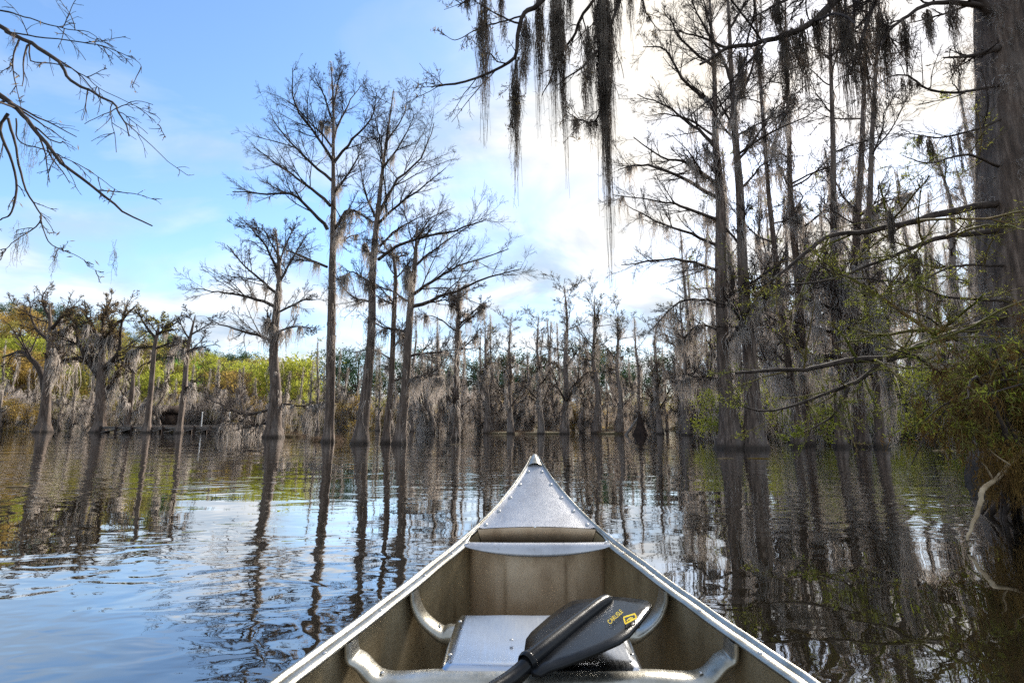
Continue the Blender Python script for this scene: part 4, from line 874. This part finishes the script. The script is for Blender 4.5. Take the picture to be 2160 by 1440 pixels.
s_ = rowspots(870, 1520, 36, 37, 52, 71)
place(cp_of(pd, LCt, GC), s_[:14], LCt, GC, 5, .7, 1.05); place(cp_of(pb_, LCt, GC), s_[14:26], LCt, GC, 6, .5, .85); place(cp_of(pa, LCt, GC), s_[26:], LCt, GC, 7, .42, .68)
s_ = rowspots(-60, 900, 40, 45, 53, 72)
place(cp_of(pd, LLt, GL), s_[:20], LLt, GL, 8, .65, 1.0); place(cp_of(pb_, LLt, GL), s_[20:32], LLt, GL, 9, .4, .55); place(cp_of(pc, LLt, GL), s_[32:], LLt, GL, 10, .35, .5)
# ------------------------------------------------------------------ leafy shrubs and trees
def leafy(label, h, wd_, lm, n, seed, group, name='leafy_tree', cat='tree', low=0.25, ls=0.3, moss=0, clumps=38):
    r = rg(seed); o = thing(name, label, cat, (0, 0, 0), group)
    V, q, TP, TR = trunk_mesh(np.array([(0, 0, -0.3), (0, 0, h * .2), (r.normal(0, .1), 0, h * .5), (r.normal(0, .2), 0, h * .9)]), [h * .03, h * .022, h * .016, h * .004], r, 10, 14, 0.1)
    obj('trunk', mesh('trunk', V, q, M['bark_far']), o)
    a = r.uniform(0, 6.28, clumps); zz_ = r.uniform(low, 1, clumps); rad = wd_ * np.sqrt(np.clip(1 - ((zz_ - (low + .35)) / .75) ** 2, 0.05, 1)) * np.sqrt(r.uniform(0.05, 1, clumps))
    C = np.stack([np.cos(a) * rad, np.sin(a) * rad, zz_ * h], 1)
    st = TP[np.clip((zz_ * .6 * 13).astype(int), 2, 13)]
    LPp = np.stack([st, st * .5 + C * .5 + np.array((0, 0, h * .03)), C], 1); LRr = np.full((clumps, 3), h * .005) * np.array((1, .7, .4))[None]
    P2, R2 = grow(LPp, LRr, 6, r, (.3, .6), (25, 60), 0.05, 4, .3, 1, .6, .15, 0, h * .0016)
    V, F = join([tubes(LPp, LRr, 4), tubes(P2, R2, 3)]); obj('limbs', mesh('limbs', V, F, M['limb']), o, kind='stuff')
    ci = r.integers(0, clumps, n); c = C[ci] + r.normal(0, 1, (n, 3)) * np.array((1, 1, .7)) * wd_ * .17
    V, F = leaves(c, ls, r, 0.5, 0.2); obj('crown', mesh('crown', V, F, M[lm], False), o, kind='stuff')
    if moss:
        pp_ = sample(P2, moss, r); P, R_ = tassels(pp_, r.uniform(.3, 1.4, moss), np.full(moss, .12), 5, 4, .016, r); obj('moss', mesh('moss', *tubes(P, R_, 3), M['moss']), o, kind='stuff')
    return o
GH = 'trees on the left hillside'
kinds = [leafy('yellow-green tree on the wooded hillside at the left', 7, 3.2, 'leaf_lime', 5000, 81, GH, ls=.30), leafy('olive tree on the wooded hillside at the left', 8, 3.4, 'leaf_olive', 5000, 82, GH, ls=.30),
         leafy('rusty brown tree on the wooded hillside at the left', 7, 3.0, 'leaf_rust', 4500, 83, GH, ls=.28), leafy('ochre tree on the wooded hillside at the left', 6.5, 3.0, 'leaf_ochre', 4500, 84, GH, ls=.28), leafy('dark evergreen on the ridge of the left hill', 10, 3.6, 'leaf_dark', 6000, 85, GH, ls=.32)]
labs = [k['label'] for k in kinds]
r = rg(86)
for k in range(64):
    px_ = r.uniform(-60, 640); Y = r.uniform(58, 112); kk = int(r.choice(5, p=[.40, .22, .10, .26, .02])); place(kinds[kk], [(px_, Y)], [labs[kk]], GH, 300 + k, .75, 1.15)
for k, px_ in enumerate((15, 60, 105, 150, 185, 225, 262, 440, 470, 500, 520)): place(kinds[4], [(px_, 116 + r.uniform(-4, 6))], [labs[4]], GH, 400 + k, .6, .85)
bt = leafy('vivid bright green tree standing out on the left hillside', 8, 3.2, 'leaf_bright', 5000, 87, GH, ls=.3); place(bt, [(374, 78)], None, None, 5, .9, .91)
GD = 'green trees far beyond the opposite shore'
dk = leafy('distant green tree beyond the opposite shore', 11, 4.0, 'leaf_dark', 5000, 88, GD, ls=.35)
place(dk, [(x_, 84 + 3 * (k % 5)) for k, x_ in enumerate((700, 760, 830, 905, 930, 985, 1045, 1075, 1110, 1160, 1230, 1290, 1350, 1420))], dk['label'], GD, 6, .8, 1.1)
GB = 'low bushes at the foot of the wood'
kb = [leafy('ochre bush at the foot of the wood on the far shore', 3.2, 1.8, 'leaf_ochre', 3400, 91, GB, 'bush', 'bush', .08, .13, 90), leafy('grey mossy bush at the foot of the wood on the far shore', 3.4, 2.0, 'leaf_grey', 3200, 92, GB, 'bush', 'bush', .05, .13, 240), leafy('olive green bush at the foot of the wood on the far shore', 3.0, 1.8, 'leaf_olive', 3000, 93, GB, 'bush', 'bush', .08, .12, 80)]
bl = [k['label'] for k in kb]
for k in range(66):
    px_ = -40 + 1560 * (k + r.uniform(0, 1)) / 66; kk = int(r.choice(3, p=[.42, .28, .30])); x_ = (px_ - CX) / FPX * 48; place(kb[kk], [(px_, float(shore(np.array(x_))) + r.uniform(-3, 5))], [bl[kk]], GB, 500 + k, .7, 1.2)
GS = 'dark swamp bushes under the right wood'
ks = [leafy('dark green swamp bush under the right-hand wood', 2.6, 1.6, 'leaf_dark', 3000, 94, GS, 'bush', 'bush', .05, .12, 60), leafy('lime green swamp bush under the right-hand wood', 3.0, 1.7, 'leaf_lime', 2200, 95, GS, 'bush', 'bush', .15, .12, 60)]
sl_ = [k['label'] for k in ks]
for k in range(26):
    px_ = 1500 + 700 * (k + r.uniform(0, 1)) / 26; kk = int(r.choice(2, p=[.4, .6])); place(ks[kk], [(px_, r.uniform(21, 38))], [sl_[kk]], GS, 600 + k, .7, 1.2)
# ------------------------------------------------------------------ stump, leaning log, tussocks
r = rg(95)
b0 = ground(1351, 917); st = thing('cypress_stump', 'dark pointed cypress stump standing in the water right of the bow', 'stump', b0)
V, q, *_ = trunk_mesh(np.array([(0, 0, -.3), (0, 0, .05), (.02, 0, .5), (.0, 0, 1.0), (-.03, 0, 1.45)]), [.56, .46, .26, .15, .05], r, 18, 20, .2, 6, .8)
obj('trunk', mesh('trunk', V, q, M['brown_wood']), st)
b0 = ground(1322, 917); lg = thing('leaning_log', 'thin log leaning out of the water beside the pointed stump', 'log', b0)
P_ = spline(np.array([at(1318, 921, b0[1]), at(1335, 896, b0[1]), at(1355, 868, b0[1] + .3)]) - b0, 14)[None]; obj('stem', mesh('stem', *tubes(P_, np.linspace(.10, .05, 14)[None], 8), M['grey_wood']), lg)
def tussock(label, px_, py_, w_, h_, seed):
    r = rg(seed); b = ground(px_, py_); o = thing('grass_tussock', label, 'tussock', b, 'grassy root mounds in the water')
    a = np.linspace(0, 6.283, 19)[:-1]; rows = [[(w_ * k * math.cos(t) * (1 + .12 * math.sin(3 * t)), w_ * k * math.sin(t) * .8, z * h_) for t in a] for k, z in ((1, -.4), (.95, .08), (.75, .22), (.4, .3), (.02, .33))]
    grid_mesh('mound', rows, M['soil'], o, True)
    n = 300; ang = r.uniform(0, 6.28, n); rr_ = np.sqrt(r.uniform(0, 1, n)) * w_; P = np.zeros((n, 5, 3)); P[:, 0] = np.stack([np.cos(ang) * rr_, np.sin(ang) * rr_ * .8, h_ * .25 * (1 - (rr_ / w_) ** 2)], 1)
    d = nrm(np.stack([np.cos(ang) * .7, np.sin(ang) * .7, np.ones(n)], 1) + r.normal(0, .3, (n, 3)))
    for k in range(1, 5): d = nrm(d + np.array((0, 0, -.45)) + r.normal(0, .12, (n, 3))); P[:, k] = P[:, k - 1] + d * (r.uniform(.5, 1, n) * h_ * .38)[:, None]
    obj('grass', mesh('grass', *tubes(P, np.full((n, 5), .006) * np.linspace(1, .3, 5), 3), M['straw']), o, kind='stuff')
for a_ in (('straw-covered root mound at the foot of the tallest bare cypress', 690, 931, .50, .45, 1), ('brown grass mound on the far water left of the bow tip', 1062, 914, 1.2, .4, 2), ('wide brown grass mound on the far water right of the bow tip', 1150, 914, 1.7, .45, 3), ('straw mound at the foot of the crooked flat-topped cypress', 606, 921, .8, .5, 4), ('small straw mound between far-shore trunks right of the bow', 1290, 915, 1.0, .5, 5)): tussock(*a_)
# ------------------------------------------------------------------ dock, poles and shed at the left bank
def box(x0, x1, y0, y1, z0, z1):
    V = np.array([(x, y, z) for z in (z0, z1) for y in (y0, y1) for x in (x0, x1)]); return V, np.array([[0, 2, 3, 1], [4, 5, 7, 6], [0, 1, 5, 4], [2, 6, 7, 3], [0, 4, 6, 2], [1, 3, 7, 5]])
YD = 41.0; x0, x1 = (240 - CX) / FPX * YD, (560 - CX) / FPX * YD; db = np.array(((x0 + x1) / 2, YD, 0.0)); dock = thing('wooden_dock', 'weathered wooden dock with cross braces along the left bank', 'dock', db); hl = (x1 - x0) / 2
nb_ = 44; bw = 2 * hl / nb_; bm_ = mesh('deck_board', *box(-bw * .46, bw * .46, -.75, .75, 0, .05), M['grey_wood'], False)
for k in range(nb_): o = obj('deck_board', bm_, dock); o.location = (-hl + bw * (k + .5), 0, .42)
for yy in (-.7, .65): obj('beam', mesh('beam', *box(-hl, hl, yy, yy + .07, .27, .415), M['grey_wood'], False), dock)
pm = mesh('post', *box(-.06, .06, -.06, .06, -.8, .52), M['brown_wood'], False)
np_ = 11
for k in range(np_):
    for yy in (-.78, .76): o = obj('post', pm, dock); o.location = (-hl + 2 * hl * k / (np_ - 1), yy, 0)
for k in range(np_ - 1):
    xa, xb = -hl + 2 * hl * k / (np_ - 1), -hl + 2 * hl * (k + 1) / (np_ - 1)
    obj('brace', mesh('brace', *tubes(np.array([[(xa, -.8, .02), (xb, -.8, .30)]]), np.full((1, 2), .04), 4), M['grey_wood'], False), dock)
obj('kick_rail', mesh('kick_rail', *box(-hl, hl, .70, .80, .521, .57), M['grey_wood'], False), dock)
for px_, lab in ((433, 'white painted pole on the dock, left one of the pair'), (490, 'white painted pole on the dock, right one of the pair')):
    xx = (px_ - CX) / FPX * (YD - .55) ; o = thing('marker_pole', lab, 'pole', (xx, YD - .55, .47), 'white marker poles')
    obj('shaft', mesh('shaft', *tubes(np.array([[(0, 0, 0), (0, 0, .5), (0, 0, 1.05)]]), np.array([[.035, .035, .035]]), 10), M['white']), o)
    obj('cap', mesh('cap', *tubes(np.array([[(0, 0, 1.04), (0, 0, 1.09), (0, 0, 1.10)]]), np.array([[.045, .045, .005]]), 10), M['white']), o)
sx = (345 - CX) / FPX * 46.5; sh = thing('shed', 'small dark brown shed behind the dock', 'shed', (sx, 46.5, .1))
obj('wall', mesh('wall', *box(-1.3, 1.3, -.9, .9, 0, 1.5), M['brown_wood'], False), sh)
obj('door', mesh('door', *box(-.35, .35, -.93, -.902, 0, 1.25), M['grey_wood'], False), sh)
Vr = np.array([(-1.5, -1.1, 1.5), (1.5, -1.1, 1.5), (1.5, 1.1, 1.5), (-1.5, 1.1, 1.5), (-1.5, 0, 2.15), (1.5, 0, 2.15)]); obj('roof', mesh('roof', Vr + np.array((0, 0, .003)), [np.array([[0, 1, 5, 4], [3, 4, 5, 2], [0, 3, 2, 1]]), np.array([[0, 4, 3], [1, 2, 5]])], M['brown_wood'], False), sh)
# ------------------------------------------------------------------ floating debris
for (px_, py_, ln_, lab, mt) in ((1600, 967, .5, 'yellow reed floating in front of the right stand', 'leaf_ochre'), (1530, 967, .35, 'pale reed floating left of the yellow one by the right stand', 'pale_wood'), (975, 937, .9, 'thin pale stick floating left of the bow tip', 'pale_wood'), (2000, 950, .9, 'curved floating stick near the shrub at the right', 'pale_wood'), (38, 1027, .3, 'pale scrap floating on the left water', 'pale_wood'), (1505, 925, .5, 'pale plank end floating at the edge of the right stand', 'grey_wood')):
    b = ground(px_, py_); o = thing('floating_stick', lab, 'stick', b); P_ = spline(np.array([(-ln_ / 2, 0, .006), (0, .03, .010), (ln_ / 2, -.02, .004)]), 10)[None]
    obj('stem', mesh('stem', *tubes(wander(P_, [.004], r), np.full((1, 10), .011) * np.sin(np.linspace(.4, 2.8, 10))[None], 6), M[mt]), o)
    obj('twig', mesh('twig', *tubes(np.array([[(0, .02, .008), (ln_ * .2, .09, .010), (ln_ * .3, .11, .006)]]), np.array([[.006, .004, .002]]), 5), M[mt]), o)
lx = np.concatenate([r.uniform(1450, 2000, 90), r.uniform(0, 1450, 80)]); ly = np.concatenate([r.uniform(950, 1010, 90), 912 + 260 * r.uniform(0, 1, 80) ** 2.2])
lc = np.array([ground(a_, b_, 0.006) for a_, b_ in zip(lx, ly)]); V, F = leaves(lc, 0.045, r, 0.5); V[:, 2] = 0.006 + (V[:, 2] - 0.006) * 0.12 + 0.004
obj('leaf_litter', mesh('leaf_litter', V, F, M['dead_leaf'], False), kind='stuff', label='scattered dead leaves floating on the dark water', category='leaf litter')
# ------------------------------------------------------------------ tell the copies apart by what they stand behind and how near they are
ORD = ['nearest', 'second nearest', 'third nearest', 'fourth nearest', 'fifth nearest', 'sixth nearest', 'seventh nearest', 'eighth nearest', 'ninth nearest', 'tenth nearest', 'eleventh nearest', 'twelfth nearest', 'thirteenth nearest', 'fourteenth nearest', 'fifteenth nearest', 'sixteenth nearest']
def relabel(group, cut, anchors):
    bk = {}
    for o in S.objects:
        if o.parent is None and o.get('group') == group and (cut is None or o['label'] in cut):
            px_ = CX + FPX * o.location.x / o.location.y; an = min(anchors, key=lambda a: abs(a[0] - px_)); kind_ = cut[o['label']] if cut else ''
            bk.setdefault((kind_, an[1]), []).append(o)
    for (kind_, an), L_ in bk.items():
        L_.sort(key=lambda o: o.location.y)
        for i, o in enumerate(L_): o['label'] = ('%s %s %s' % (ORD[min(i, 15)] if len(L_) > 1 else 'single', kind_, an)).strip()
AR = [(1460, 'left of the front right trees'), (1545, 'behind the big front tree of the right stand'), (1590, 'behind the forked tree of the right stand'), (1682, 'behind the thin left-leaning tree'), (1774, 'behind the dark straight trunk'), (1818, 'behind the cone-based trunk'), (1880, 'behind the long pale moss strand'), (1960, 'behind the low right branches'), (2040, 'left of the massive right trunk'), (2140, 'behind the massive right trunk')]
AC = [(880, 'behind the tree with long level limbs'), (962, 'behind the lone straight tree'), (1028, 'beside the slim forked tree'), (1090, 'above the bow tip'), (1188, 'beside the tallest far-shore tree'), (1252, 'beside the wide open crown'), (1320, 'by the leaning log'), (1385, 'by the pointed stump'), (1460, 'left of the right stand')]
AL = [(0, 'at the left edge'), (95, 'behind the triple-trunk tree'), (208, 'behind the rust-crowned tree'), (309, 'behind the flat-topped leaning tree'), (385, 'behind the bare dockside tree'), (480, 'behind the right half of the dock'), (577, 'behind the crooked tree'), (694, 'behind the tallest bare tree'), (765, 'behind the moss-hung second trunk'), (845, 'behind the tree with level limbs')]
relabel(GR, {LRt: 'moss-draped cypress'}, AR)
relabel(GC, {LCt: 'small mossy far-shore cypress'}, AC)
relabel(GL, {LLt: 'small grey-mossed bank tree'}, AL)
relabel(GH, dict(zip(labs, ('yellow-green hillside tree', 'olive hillside tree', 'rusty brown hillside tree', 'ochre hillside tree', 'dark hill evergreen'))), AL)
relabel(GD, {dk['label']: 'distant green tree'}, AL[7:] + AC)
relabel(GB, dict(zip(bl, ('ochre shore bush', 'grey mossy shore bush', 'olive shore bush'))), AL + AC)
relabel(GS, dict(zip(sl_, ('dark green swamp bush', 'lime green swamp bush'))), AR)
for o in list(S.objects):
    if 'used' in o: del o['used']
